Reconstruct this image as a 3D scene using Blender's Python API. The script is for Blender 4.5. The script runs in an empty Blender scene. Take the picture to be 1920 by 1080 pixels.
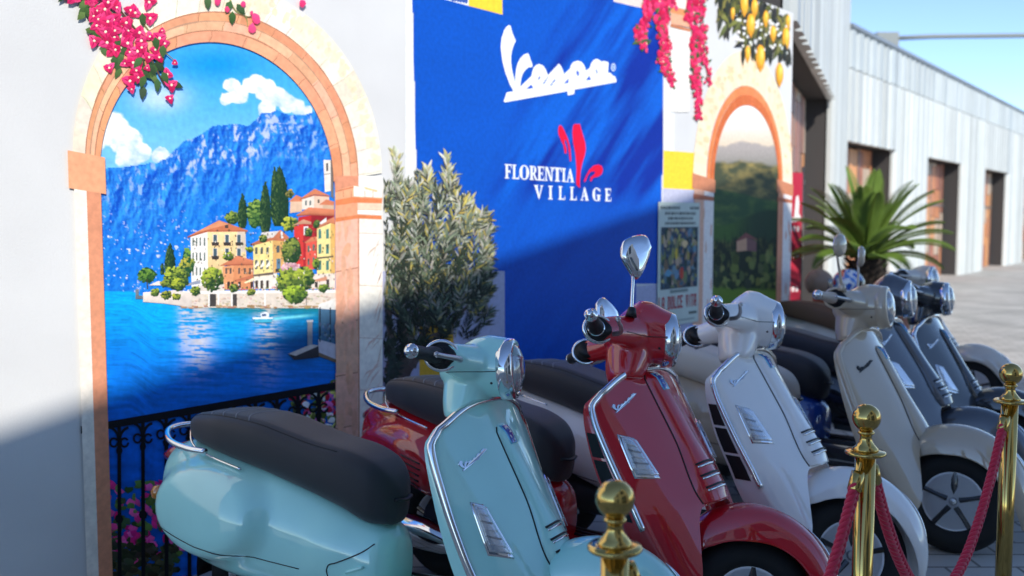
import bpy, math, random
import numpy as np
from mathutils import Matrix, Vector

# ---------------------------------------------------------------- camera, sky, sun, exposure
SC = bpy.context.scene
COL = SC.collection
F_PX, CAM_H = 1800.0, 1.506
PITCH = math.atan(130.0 / F_PX)
cam_d = bpy.data.cameras.new('camera')
cam = bpy.data.objects.new('camera', cam_d)
COL.objects.link(cam)
cam_d.sensor_width = 36.0
cam_d.lens = F_PX / 1920.0 * 36.0
cam_d.clip_start, cam_d.clip_end = 0.05, 2000.0
cam.location = (0, 0, CAM_H)
cam.rotation_euler = (math.pi / 2 - PITCH, 0, 0)
cam_d.dof.use_dof = True
cam_d.dof.focus_distance = 2.95
cam_d.dof.aperture_fstop = 2.4
SC.camera = cam

SUN_EL, SUN_AZ = math.radians(33), math.radians(166)      # azimuth clockwise from +Y: the sun stands behind the camera
TO_SUN = np.array([math.sin(SUN_AZ) * math.cos(SUN_EL), math.cos(SUN_AZ) * math.cos(SUN_EL), math.sin(SUN_EL)])
world = bpy.data.worlds.new('World')
SC.world = world
world.use_nodes = True
wn = world.node_tree
for n in list(wn.nodes):
    wn.nodes.remove(n)
sky = wn.nodes.new('ShaderNodeTexSky')
sky.sky_type = 'NISHITA'
sky.sun_disc = False
sky.sun_elevation = SUN_EL
sky.sun_rotation = SUN_AZ
sky.air_density, sky.dust_density, sky.ozone_density = 0.8, 0.0, 2.0
sky.altitude = 3000
bg = wn.nodes.new('ShaderNodeBackground')
bg.inputs['Strength'].default_value = 0.126
wo = wn.nodes.new('ShaderNodeOutputWorld')
wn.links.new(sky.outputs['Color'], bg.inputs['Color'])
wn.links.new(bg.outputs['Background'], wo.inputs['Surface'])

sun_d = bpy.data.lights.new('sun', 'SUN')
sun_d.energy = 2.35
sun_d.angle = math.radians(0.55)
sun_d.color = (1.0, 0.95, 0.87)
sun = bpy.data.objects.new('sun', sun_d)
COL.objects.link(sun)
sun.rotation_euler = Vector(TO_SUN).to_track_quat('Z', 'Y').to_euler()

SC.view_settings.view_transform = 'Standard'
SC.view_settings.look = 'None'
SC.view_settings.exposure = 1.1
SC.view_settings.gamma = 1.0
SC.view_settings.use_curve_mapping = False
SC.render.engine = 'CYCLES'
SC.cycles.use_denoising = True
SC.cycles.max_bounces = 8
SC.cycles.sample_clamp_indirect = 6.0

rng = np.random.default_rng(7)
random.seed(7)

# ---------------------------------------------------------------- helpers
def lin(c):
    c = np.asarray(c, float) / 255.0
    return np.where(c <= 0.04045, c / 12.92, ((c + 0.055) / 1.055) ** 2.4)

def L3(*c):
    return tuple(float(v) for v in lin(c))

_mats = {}
def mat(name, col=(0.5, 0.5, 0.5), rough=0.5, metal=0.0, coat=0.0, attr=None, spec=0.5, coat_rough=0.03,
        var=0.0, vscale=8.0, bump=0.0, bscale=60.0, trans=0.0, ior=1.45, emit=None, sheen=0.0, rvar=0.0):
    if name in _mats:
        return _mats[name]
    m = bpy.data.materials.new(name)
    m.use_nodes = True
    nt = m.node_tree
    b = nt.nodes['Principled BSDF']
    b.inputs['Base Color'].default_value = (*col, 1)
    b.inputs['Roughness'].default_value = rough
    b.inputs['Metallic'].default_value = metal
    b.inputs['Coat Weight'].default_value = coat
    b.inputs['Coat Roughness'].default_value = coat_rough
    b.inputs['Coat IOR'].default_value = 1.85
    b.inputs['Specular IOR Level'].default_value = spec
    b.inputs['IOR'].default_value = ior
    b.inputs['Transmission Weight'].default_value = trans
    b.inputs['Sheen Weight'].default_value = sheen
    if emit:
        b.inputs['Emission Color'].default_value = (*emit, 1)
        b.inputs['Emission Strength'].default_value = 1.0
    tc = nt.nodes.new('ShaderNodeTexCoord')
    src = None
    if attr:
        a = nt.nodes.new('ShaderNodeAttribute')
        a.attribute_name = attr
        src = a.outputs['Color']
    if var > 0:
        no = nt.nodes.new('ShaderNodeTexNoise')
        no.inputs['Scale'].default_value = vscale
        no.inputs['Detail'].default_value = 6.0
        nt.links.new(tc.outputs['Object'], no.inputs['Vector'])
        mr = nt.nodes.new('ShaderNodeMapRange')
        mr.inputs['From Min'].default_value = 0.25
        mr.inputs['From Max'].default_value = 0.75
        mr.inputs['To Min'].default_value = 1.0 - var
        mr.inputs['To Max'].default_value = 1.0 + var
        nt.links.new(no.outputs['Fac'], mr.inputs['Value'])
        mx = nt.nodes.new('ShaderNodeMix')
        mx.data_type = 'RGBA'
        mx.blend_type = 'MULTIPLY'
        mx.inputs[0].default_value = 1.0
        if src:
            nt.links.new(src, mx.inputs[6])
        else:
            mx.inputs[6].default_value = (*col, 1)
        nt.links.new(mr.outputs['Result'], mx.inputs[7])
        src = mx.outputs[2]
    if src:
        nt.links.new(src, b.inputs['Base Color'])
    if rvar > 0:
        n3 = nt.nodes.new('ShaderNodeTexNoise')
        n3.inputs['Scale'].default_value = 14.0
        n3.inputs['Detail'].default_value = 7.0
        nt.links.new(tc.outputs['Object'], n3.inputs['Vector'])
        m3 = nt.nodes.new('ShaderNodeMapRange')
        m3.inputs['From Min'].default_value = 0.3
        m3.inputs['From Max'].default_value = 0.75
        m3.inputs['To Min'].default_value = rough
        m3.inputs['To Max'].default_value = rough + rvar
        nt.links.new(n3.outputs['Fac'], m3.inputs['Value'])
        nt.links.new(m3.outputs['Result'], b.inputs['Roughness'])
    if bump > 0:
        n2 = nt.nodes.new('ShaderNodeTexNoise')
        n2.inputs['Scale'].default_value = bscale
        n2.inputs['Detail'].default_value = 4.0
        nt.links.new(tc.outputs['Object'], n2.inputs['Vector'])
        bp = nt.nodes.new('ShaderNodeBump')
        bp.inputs['Strength'].default_value = bump
        bp.inputs['Distance'].default_value = 0.01
        nt.links.new(n2.outputs['Fac'], bp.inputs['Height'])
        nt.links.new(bp.outputs['Normal'], b.inputs['Normal'])
    _mats[name] = m
    return m

def tag(o, label=None, cat=None, group=None, kind=None):
    if label: o['label'] = label
    if cat: o['category'] = cat
    if group: o['group'] = group
    if kind: o['kind'] = kind
    return o

def empty(name, loc=(0, 0, 0), rot=(0, 0, 0)):
    o = bpy.data.objects.new(name, None)
    COL.objects.link(o)
    o.location, o.rotation_euler = loc, rot
    o.empty_display_size = 0.1
    return o

def obj(name, vf, m, parent=None, smooth=True, cols=None, angle=None):
    v, f = vf[0], vf[1]
    me = bpy.data.meshes.new(name)
    me.from_pydata([tuple(map(float, p)) for p in v], [], [tuple(map(int, q)) for q in f])
    if smooth:
        me.polygons.foreach_set('use_smooth', [True] * len(me.polygons))
    if cols is not None:
        at = me.color_attributes.new('Col', 'FLOAT_COLOR', 'POINT')
        c4 = np.ones((len(v), 4), np.float32)
        c4[:, :3] = np.asarray(cols)
        at.data.foreach_set('color', c4.ravel())
    if m:
        me.materials.append(m)
    if smooth and angle:
        try:
            me.set_sharp_from_angle(angle=math.radians(angle))
        except Exception:
            pass
    me.update()
    o = bpy.data.objects.new(name, me)
    COL.objects.link(o)
    if parent:
        o.parent = parent
    return o

def link_copy(o, parent=None):
    c = o.copy()
    COL.objects.link(c)
    c.parent = parent
    return c

def merge(*parts):
    V, Fc, n = [], [], 0
    for v, f in parts:
        V += [tuple(p) for p in v]
        Fc += [tuple(i + n for i in q) for q in f]
        n = len(V)
    return V, Fc

def box(x0, x1, y0, y1, z0, z1):
    v = [(x0, y0, z0), (x1, y0, z0), (x1, y1, z0), (x0, y1, z0), (x0, y0, z1), (x1, y0, z1), (x1, y1, z1), (x0, y1, z1)]
    f = [(3, 2, 1, 0), (4, 5, 6, 7), (0, 1, 5, 4), (1, 2, 6, 5), (2, 3, 7, 6), (3, 0, 4, 7)]
    return v, f

def spl(x, xs, ys):
    """Catmull-Rom through a table (monotone x)"""
    xs, ys = np.asarray(xs, float), np.asarray(ys, float)
    x = np.clip(np.asarray(x, float), xs[0], xs[-1])
    d = np.diff(ys) / np.diff(xs)
    m = np.empty_like(ys)
    m[1:-1] = np.where(d[:-1] * d[1:] > 0, 2 * d[:-1] * d[1:] / (d[:-1] + d[1:] + 1e-12), 0)
    m[0], m[-1] = d[0], d[-1]
    i = np.clip(np.searchsorted(xs, x) - 1, 0, len(xs) - 2)
    h = xs[i + 1] - xs[i]
    t = (x - xs[i]) / h
    return ((2 * t**3 - 3 * t**2 + 1) * ys[i] + (t**3 - 2 * t**2 + t) * h * m[i] + (-2 * t**3 + 3 * t**2) * ys[i + 1] + (t**3 - t**2) * h * m[i + 1])

def curve_pts(P, n):
    """smooth curve through 3-D points"""
    P = np.asarray(P, float)
    t = np.concatenate([[0], np.cumsum(np.linalg.norm(np.diff(P, axis=0), axis=1))])
    u = np.linspace(0, t[-1], n)
    out = np.zeros((n, P.shape[1]))
    d = np.diff(P, axis=0) / np.diff(t)[:, None]
    m = np.empty_like(P)
    m[1:-1] = 0.5 * (d[:-1] + d[1:])
    m[0], m[-1] = d[0], d[-1]
    i = np.clip(np.searchsorted(t, u) - 1, 0, len(P) - 2)
    h = (t[i + 1] - t[i])[:, None]
    s = ((u - t[i]) / h[:, 0])[:, None]
    return (2 * s**3 - 3 * s**2 + 1) * P[i] + (s**3 - 2 * s**2 + s) * h * m[i] + (-2 * s**3 + 3 * s**2) * P[i + 1] + (s**3 - s**2) * h * m[i + 1]

def grid_faces(nu, nv, wrap_v=False):
    f = []
    for i in range(nu - 1):
        for j in range(nv if wrap_v else nv - 1):
            j2 = (j + 1) % nv
            f.append((i * nv + j, i * nv + j2, (i + 1) * nv + j2, (i + 1) * nv + j))
    return f

def loft(S, cap=True):
    """S: array (n stations, m points, 3), closed sections"""
    S = np.asarray(S, float)
    n, m, _ = S.shape
    v = S.reshape(-1, 3).tolist()
    f = grid_faces(n, m, True)
    if cap:
        v.append(S[0].mean(0)); c0 = len(v) - 1
        v.append(S[-1].mean(0)); c1 = len(v) - 1
        for j in range(m):
            f.append((c0, (j + 1) % m, j))
            f.append((c1, (n - 1) * m + j, (n - 1) * m + (j + 1) % m))
    return v, f

def tube(P, r, n=10, m=None, smooth_n=None, flat=1.0, cap=True):
    P = np.asarray(P, float)
    if smooth_n:
        P = curve_pts(P, smooth_n)
    k = len(P)
    r = np.broadcast_to(np.asarray(r, float), (k,)) if np.ndim(r) == 0 else np.interp(np.linspace(0, 1, k), np.linspace(0, 1, len(r)), r)
    T = np.gradient(P, axis=0)
    T /= np.linalg.norm(T, axis=1)[:, None] + 1e-12
    up = np.array([0, 0, 1.0]) if abs(T[0][2]) < 0.9 else np.array([0, 1.0, 0])
    S = []
    N = None
    for i in range(k):
        N = np.cross(T[i], up) if N is None else N - T[i] * (N @ T[i])
        N /= np.linalg.norm(N) + 1e-12
        Bn = np.cross(T[i], N)
        a = np.arange(n) * 2 * math.pi / n
        S.append(P[i] + r[i] * (np.cos(a)[:, None] * N + flat * np.sin(a)[:, None] * Bn))
    return loft(np.array(S), cap)

def lathe(prof, n=32, axis='z', center=(0, 0, 0)):
    """prof: list of (radius, height)"""
    S = []
    for r, h in prof:
        a = np.arange(n) * 2 * math.pi / n
        c, s = np.cos(a) * r, np.sin(a) * r
        hh = np.full(n, h)
        if axis == 'z': S.append(np.stack([c, s, hh], 1))
        elif axis == 'y': S.append(np.stack([s, hh, c], 1))
        else: S.append(np.stack([hh, c, s], 1))
    return loft(np.array(S) + np.array(center))

def xf(vf, M):
    M = np.array(M)
    v = np.asarray(vf[0], float)
    return (v @ M[:3, :3].T + M[:3, 3]).tolist(), vf[1]

_nz = {}
def vnoise(x, y, seed=0):
    if seed not in _nz:
        _nz[seed] = np.random.default_rng(100 + seed).random((256, 256))
    T = _nz[seed]
    xi, yi = np.floor(x).astype(int), np.floor(y).astype(int)
    fx, fy = x - xi, y - yi
    fx, fy = fx * fx * (3 - 2 * fx), fy * fy * (3 - 2 * fy)
    g = lambda a, b: T[a % 256, b % 256]
    return (g(xi, yi) * (1 - fx) + g(xi + 1, yi) * fx) * (1 - fy) + (g(xi, yi + 1) * (1 - fx) + g(xi + 1, yi + 1) * fx) * fy

def fbm(x, y, o=5, seed=0, ridge=False):
    a, s, t = 0.5, 0.0, 0.0
    for k in range(o):
        n = vnoise(x, y, seed + k)
        if ridge: n = 1 - abs(2 * n - 1)
        s += a * n; t += a
        x, y, a = x * 2.03 + 17.1, y * 2.03 + 5.3, a * 0.5
    return s / t

def mixc(a, b, t):
    t = np.asarray(t)[..., None]
    return np.asarray(a) * (1 - t) + np.asarray(b) * t

def sstep(a, b, x):
    t = np.clip((x - a) / (b - a), 0, 1)
    return t * t * (3 - 2 * t)

# ---------------------------------------------------------------- the printed wall: where it stands
WALL_A = math.atan(1540 * math.cos(PITCH) / F_PX)
WD = np.array([math.sin(WALL_A), math.cos(WALL_A), 0.0])       # along the wall, to the right
WN = np.array([math.cos(WALL_A), -math.sin(WALL_A), 0.0])      # out of the wall
WALL_C = -3.6                                                  # distance of the wall from the viewer

def ray(px, py):
    px, py = np.asarray(px, float), np.asarray(py, float)
    u, w = (px - 960) / F_PX, (540 - py) / F_PX
    cp, sp = math.cos(PITCH), math.sin(PITCH)
    return np.stack([u, cp + w * sp, -sp + w * cp], -1)

def on_wall(px, py):
    """design coordinates of the print -> metres along and up the wall"""
    d = ray(px, py)
    t = WALL_C / (d @ WN)
    P = d * t[..., None]
    return np.stack([P @ WD, P[..., 2] + CAM_H], -1)

def at(px, py, depth):
    d = ray(px, py)
    P = d * (depth / d[..., 1])[..., None] if d.ndim > 1 else d * (depth / d[1])
    return P + np.array([0, 0, CAM_H])

wall = empty('mural_wall', tuple(WN * WALL_C))
wall.rotation_euler = (0, 0, math.atan2(WD[1], WD[0]))         # local x runs along the wall, -y comes out of it
tag(wall, 'white printed display wall with painted stone arches and a blue panel behind the scooters', 'wall')
PRINT = mat('print_ink', rough=0.62, attr='Col', spec=0.3, var=0.13, vscale=42.0)

class Print:
    """flat ink shapes, in order, in the plane of the wall"""
    def __init__(s, lift, step=0.000004, tone=0.0, mod=10 ** 9):
        s.tone, s.mod = tone, mod
        s.v, s.f, s.c, s.lift, s.step, s.k = [], [], [], lift, step, 0
    def add(s, pts, col, raw=False, same=False):
        pts = np.asarray(pts, float)
        w = pts if raw else on_wall(pts[:, 0], pts[:, 1])
        n = len(s.v)
        y = -(s.lift + (s.k % s.mod) * s.step)
        s.v += [(p[0], y, p[1]) for p in w]
        a = 0.5 * np.sum(w[:, 0] * np.roll(w[:, 1], -1) - np.roll(w[:, 0], -1) * w[:, 1])
        q = tuple(range(n, n + len(pts)))
        s.f.append(q if a > 0 else q[::-1])
        c = lin(col) if max(col) > 1.5 else np.array(col)
        if s.tone and 5 <= len(pts) <= 16:
            h = w[:, 1]
            t = (h - h.min()) / (h.max() - h.min() + 1e-9) - 0.5
            s.c += [c * (1 + s.tone * q) for q in t]
        else:
            s.c += [c] * len(pts)
        s.k += 0 if same else 1
    def grid(s, xs, ys, fn, keep=None):
        X, Y = np.meshgrid(xs, ys)
        w = on_wall(X, Y)
        n0, nx = len(s.v), len(xs)
        y = -(s.lift + s.k * s.step)
        s.v += [(a, y, b) for a, b in w.reshape(-1, 2)]
        c = fn(X, Y).reshape(-1, 3)
        s.c += list(np.clip(c, 0.0, 1.0))
        kp = np.ones(X.shape, bool) if keep is None else keep(X, Y)
        for j in range(len(ys) - 1):
            for i in range(nx - 1):
                if kp[j, i] and kp[j + 1, i] and kp[j, i + 1] and kp[j + 1, i + 1]:
                    a = n0 + j * nx + i
                    s.f.append((a, a + nx, a + nx + 1, a + 1))
        s.k += 20
    def build(s, name, parent=None, label=None):
        o = obj(name, (s.v, s.f), PRINT, parent or wall, smooth=False, cols=s.c)
        if label: o['label'] = label
        return o

def blob(cx, cy, rx, ry, n=9, j=0.18, rot=0.0):
    a = np.arange(n) * 2 * math.pi / n
    r = 1 + rng.uniform(-j, j, n)
    x, y = rx * r * np.cos(a), ry * r * np.sin(a)
    return np.stack([cx + x * math.cos(rot) - y * math.sin(rot), cy + x * math.sin(rot) + y * math.cos(rot)], 1)

def leaf(x, y, ln, wd, a):
    t = np.array([(0, 0), (0.3, 0.5), (0.65, 0.38), (1, 0), (0.65, -0.38), (0.3, -0.5)])
    u, w = t[:, 0] * ln, t[:, 1] * wd
    return np.stack([x + u * math.cos(a) - w * math.sin(a), y + u * math.sin(a) + w * math.cos(a)], 1)

def jit(c, d=14):
    return tuple(np.clip(np.array(c) + rng.uniform(-d, d) + rng.uniform(-d * .4, d * .4, 3), 3, 252))
# ---------------------------------------------------------------- ground
ground = obj('pavement', ([(-60, -60, 0), (60, -60, 0), (60, 60, 0), (-60, 60, 0)], [(0, 1, 2, 3)]),
             mat('pavement_stone', (0.50, 0.48, 0.44), 0.75, var=0.25, vscale=1.2, bump=0.3, bscale=25), None, False)
nt = _mats['pavement_stone'].node_tree; bs = nt.nodes['Principled BSDF']
src_ = bs.inputs['Base Color'].links[0].from_socket
br = nt.nodes.new('ShaderNodeTexBrick'); br.inputs['Scale'].default_value = 1.6; br.inputs['Mortar Size'].default_value = 0.012
br.inputs['Color1'].default_value = (1, 1, 1, 1); br.inputs['Color2'].default_value = (.82, .82, .80, 1); br.inputs['Mortar'].default_value = (.35, .34, .32, 1)
tcb = nt.nodes.new('ShaderNodeTexCoord'); nt.links.new(tcb.outputs['Object'], br.inputs['Vector'])
mb = nt.nodes.new('ShaderNodeMix'); mb.data_type = 'RGBA'; mb.blend_type = 'MULTIPLY'; mb.inputs[0].default_value = 1.0
nt.links.new(src_, mb.inputs[6]); nt.links.new(br.outputs['Color'], mb.inputs[7]); nt.links.new(mb.outputs[2], bs.inputs['Base Color'])
tag(ground, kind='structure')
far = obj('ground', ([(-900, -900, -0.03), (900, -900, -0.03), (900, 900, -0.03), (-900, 900, -0.03)], [(0, 1, 2, 3)]),
          mat('far_asphalt', (0.09, 0.09, 0.085), 0.9, var=0.2, vscale=0.3), None, False)
tag(far, kind='structure')

# ---------------------------------------------------------------- wall slab
S_L, S_R, W_H = 0.1, float(on_wall(1484., 200.)[0]), 3.262
obj('wall_board', box(S_L, S_R, 0, 0.12, 0.02, W_H),
    mat('wall_white', (0.70, 0.695, 0.68), 0.7, var=0.06, vscale=2.2, bump=0.10, bscale=120), wall, False)

# blue panel, printed with paler slanting streaks
pb = Print(0.0012)
SH_W, YEL = (238, 238, 236), (255, 212, 58)
b_left = lambda y: 772.4 + 0.0235 * y
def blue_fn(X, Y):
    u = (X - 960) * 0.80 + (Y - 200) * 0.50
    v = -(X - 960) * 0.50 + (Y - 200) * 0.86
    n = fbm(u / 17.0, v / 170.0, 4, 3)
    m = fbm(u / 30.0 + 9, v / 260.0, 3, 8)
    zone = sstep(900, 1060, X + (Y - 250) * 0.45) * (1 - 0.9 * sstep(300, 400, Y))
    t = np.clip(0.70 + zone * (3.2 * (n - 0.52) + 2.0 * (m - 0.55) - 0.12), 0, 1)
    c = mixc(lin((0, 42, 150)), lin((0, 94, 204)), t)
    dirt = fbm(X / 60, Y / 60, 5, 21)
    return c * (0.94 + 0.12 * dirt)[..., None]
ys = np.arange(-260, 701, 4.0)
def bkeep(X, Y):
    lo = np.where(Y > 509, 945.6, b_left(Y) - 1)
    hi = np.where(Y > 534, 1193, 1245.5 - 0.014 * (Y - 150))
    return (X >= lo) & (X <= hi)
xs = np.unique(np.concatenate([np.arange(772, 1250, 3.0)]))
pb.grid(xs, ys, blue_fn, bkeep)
# crisp borders over the stepped grid edge
wc, LIL, LIL2 = (233, 234, 233), (176, 178, 206), (196, 196, 216)
pb.add([(760, -260), (b_left(-260), -260), (b_left(0), 0), (b_left(330), 330), (b_left(510), 510), (760, 510)], wc)
pb.add([(716, 508.5), (946, 508.5), (946.5, 1000), (716, 1000)], LIL)
pb.add([(1246.8, -260), (1245.5, 150), (1241.6, 380), (1239.2, 533.5), (1262, 533.5), (1268, -260)], wc)
pb.add([(1192, 537), (1313, 524), (1313, 900), (1192, 900)], LIL)
pb.add([(1243, 353), (1316, 356.5), (1315, 530), (1239, 536)], LIL2)
pb.add([(1150, -260), (1250, -260), (1250, 25.5), (1180, 10), (1150, 3)], (232, 214, 202))
pb.add([(878, -60), (940.5, -43), (942, 27.5), (878.5, 11)], YEL)
pb.add([(800, -82), (878, -60), (878.5, 11), (838, 0), (800, -10)], SH_W)
for k in range(6):
    pb.add(blob(848 + 5.2 * k, 1 + k * 0.9 - 4, 3.2, 6), (60, 95, 175))
# squares of the lower pattern
pb.add([(786, 612), (850, 608), (850, 720), (786, 720)], (222, 172, 50))
pb.add([(1244, 282), (1315, 287.5), (1314, 356.5), (1243, 353)], YEL)
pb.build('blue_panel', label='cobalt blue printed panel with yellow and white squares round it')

# lettering on the panel
LOGO = [(160,47),(180,60),(190,105),(215,180),(245,248),(215,310),(195,380),(185,450),(185,520),(195,600),(215,690),(238,770),(240,680),(250,600),(270,530),(300,470),(350,420),(400,403),(415,430),(435,490),(460,560),(450,580),(410,582),(370,610),(335,660),(315,720),(300,830),(350,780),(445,690),(450,650),(470,590),(500,555),(540,540),(590,560),(625,610),(652,682),(720,610),(790,535),(820,570),(845,630),(855,670),(930,600),(945,550),(975,515),(1030,498),(1080,515),(1110,555),(1135,625),(1180,590),(1200,530),(1230,490),(1265,475),(1305,490),(1335,515),(1350,500),(1410,515),(1420,530),(1412,650),(1445,655),(1475,690),(1500,695),(1520,750),(1515,770),(990,865),(985,920),(910,938),(900,925),(900,885),(110,1025),(92,1015),(110,960),(130,900),(215,885),(170,800),(110,640),(75,500),(55,330),(65,210),(100,110),(130,65)]
HOLES = [[(375,860),(440,800),(470,845)],[(523,742),(535,705),(558,695),(550,728)],[(582,797),(648,700),(662,690),(606,792)],[(675,815),(740,728),(746,750),(705,795),(710,812)],[(855,790),(915,718),(910,780)],[(1010,640),(1025,618),(1047,650),(1042,697),(1020,682)],[(1128,750),(1175,688),(1197,740)],[(1255,620),(1265,603),(1282,640),(1274,670)]]
lg = lambda P: np.array([(930 + x / 6.75, 40 + y / 6.75) for x, y in P])
pl = Print(0.0032)
pl.add(lg(LOGO), (246, 249, 250))
for hh in HOLES:
    pl.add(lg(hh), (0, 80, 205))
pl.add(lg(blob(1480, 582, 30, 50, 14, 0)), (215, 228, 245))
pl.add(lg(blob(1480, 582, 20, 36, 14, 0)), (40, 110, 215))
pl.add(lg(blob(1480, 582, 9, 18, 10, 0)), (215, 228, 245))
pl.build('script_lettering', label='white slanted script lettering with an underline')

G = {}
def R_(x0, x1, y0, y1): return [(x0, y0), (x1, y0), (x1, y1), (x0, y1)]
def ring(x0, x1, y0, y1, tw, a0=0, a1=360, n=26):
    a = np.radians(np.linspace(a0, a1, n))
    cx, cy, rx, ry = (x0 + x1) / 2, (y0 + y1) / 2, (x1 - x0) / 2, (y1 - y0) / 2
    o = [(cx + rx * math.cos(t), cy + ry * math.sin(t)) for t in a]
    i = [(cx + (rx - tw * (0.35 + 0.65 * abs(math.cos(t)))) * math.cos(t), cy + (ry - 0.075) * math.sin(t)) for t in a]
    return [[o[k], o[k + 1], i[k + 1], i[k]] for k in range(n - 1)]
G['I'] = [R_(.28, .72, 0, 1), R_(.05, .95, 0, .09), R_(.05, .95, .91, 1)]
G['L'] = [R_(.14, .42, 0, 1), R_(0, .58, .92, 1), R_(0, .98, 0, .09), [(.86, .09), (.98, .09), (1, .3), (.95, .3)]]
G['F'] = [R_(.14, .44, 0, 1), R_(0, .6, 0, .08), R_(0, .95, .91, 1), [(.84, .91), (.95, .91), (.97, .7), (.92, .7)], R_(.44, .74, .46, .56), R_(.7, .77, .36, .66)]
G['E'] = [R_(.12, .42, 0, 1), R_(0, .95, 0, .09), R_(0, .92, .91, 1), [(.82, .91), (.92, .91), (.95, .72), (.9, .72)], [(.84, .09), (.95, .09), (1, .3), (.95, .3)], R_(.42, .72, .46, .55), R_(.68, .75, .36, .65)]
G['T'] = [R_(.36, .66, 0, 1), R_(.2, .82, 0, .08), R_(0, 1, .91, 1), [(0, .91), (.1, .91), (.05, .7), (0, .7)], [(.9, .91), (1, .91), (1, .7), (.95, .7)]]
G['N'] = [R_(.1, .22, 0, 1), R_(0, .34, 0, .07), R_(0, .3, .93, 1), [(.1, 1), (.36, 1), (.9, 0), (.68, 0)], R_(.78, .9, 0, 1), R_(.64, 1, .93, 1)]
G['A'] = [[(.1, .05), (.2, .05), (.5, .78), (.46, 1)], [(.46, 1), (.56, 1), (.95, .05), (.66, .05), (.42, .82)], R_(.26, .7, .3, .38), R_(0, .32, 0, .07), R_(.55, 1, 0, .07)]
G['V'] = [[(.06, .95), (.36, .95), (.6, .2), (.52, 0)], [(.52, 0), (.58, 0), (.92, .95), (.8, .95), (.55, .22)], R_(0, .46, .93, 1), R_(.68, 1, .93, 1)]
G['O'] = ring(0, 1, -.02, 1.02, .3)
G['R'] = [R_(.12, .42, 0, 1), R_(0, .54, 0, .08), R_(0, .5, .92, 1)] + ring(.1, .92, .46, 1, .28, -90, 90, 12) + [[(.42, .5), (.66, .5), (1.02, .03), (.8, 0)], R_(.78, 1.08, 0, .07)]
G['G'] = ring(0, 1, -.02, 1.02, .3, 40, 330, 20) + [R_(.62, .9, .02, .46), R_(.5, 1, .4, .48), [(.82, .74), (.92, .7), (.94, .95), (.88, .95)]]
def word(spec, x0, ytop0, ybot0, x1, ytop1, ybot1, col):
    for ch, a, b in spec:
        for poly in G[ch]:
            q = []
            for u, w in poly:
                X = a + (b - a) * u
                t = (X - x0) / (x1 - x0)
                yt, yb = ytop0 + (ytop1 - ytop0) * t, ybot0 + (ybot1 - ybot0) * t
                q.append((930 + X / 6.354, 220 + (yb + (yt - yb) * w) / 6.354))
            pt.add(q, col)
pt = Print(0.0032)
word([('F',100,184),('L',188,272),('O',274,390),('R',396,482),('E',490,572),('N',576,676),('T',672,776),('I',778,828),('A',832,924)], 100, 556, 727, 920, 614, 776, (240, 244, 250))
word([('V',448,556),('I',616,672),('L',738,818),('L',876,956),('A',1002,1098),('G',1144,1242),('E',1293,1368)], 450, 806, 971, 1365, 850, 1002, (240, 244, 250))
pt.build('serif_lettering', label='two lines of white serif capitals')
pf = Print(0.0032)
fl = lambda P: [(930 + x / 6.354, 220 + y / 6.354) for x, y in P]
RED = (238, 8, 58)
for P_ in ([(735,150),(745,100),(765,90),(790,120),(820,180),(850,250),(870,320),(885,400),(892,520),(875,525),(865,430),(850,330),(830,270),(815,265),(812,300),(838,380),(835,430),(815,430),(800,340),(760,250),(740,200)],
           [(905,170),(915,95),(930,80),(995,80),(1010,140),(1035,220),(1060,310),(1065,380),(1055,450),(1025,540),(1005,640),(995,740),(995,845),(955,805),(950,770),(955,600),(940,430),(915,300)],
           [(1040,765),(1070,690),(1110,620),(1160,575),(1215,562),(1255,580),(1270,625),(1255,675),(1215,705),(1165,715),(1140,735),(1130,765),(1115,755),(1125,710),(1160,685),(1180,655),(1160,640),(1120,650),(1085,700),(1060,768)]):
    pf.add(fl(P_), RED)
pf.build('lily_emblem', label='red three-petal lily emblem')

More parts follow.
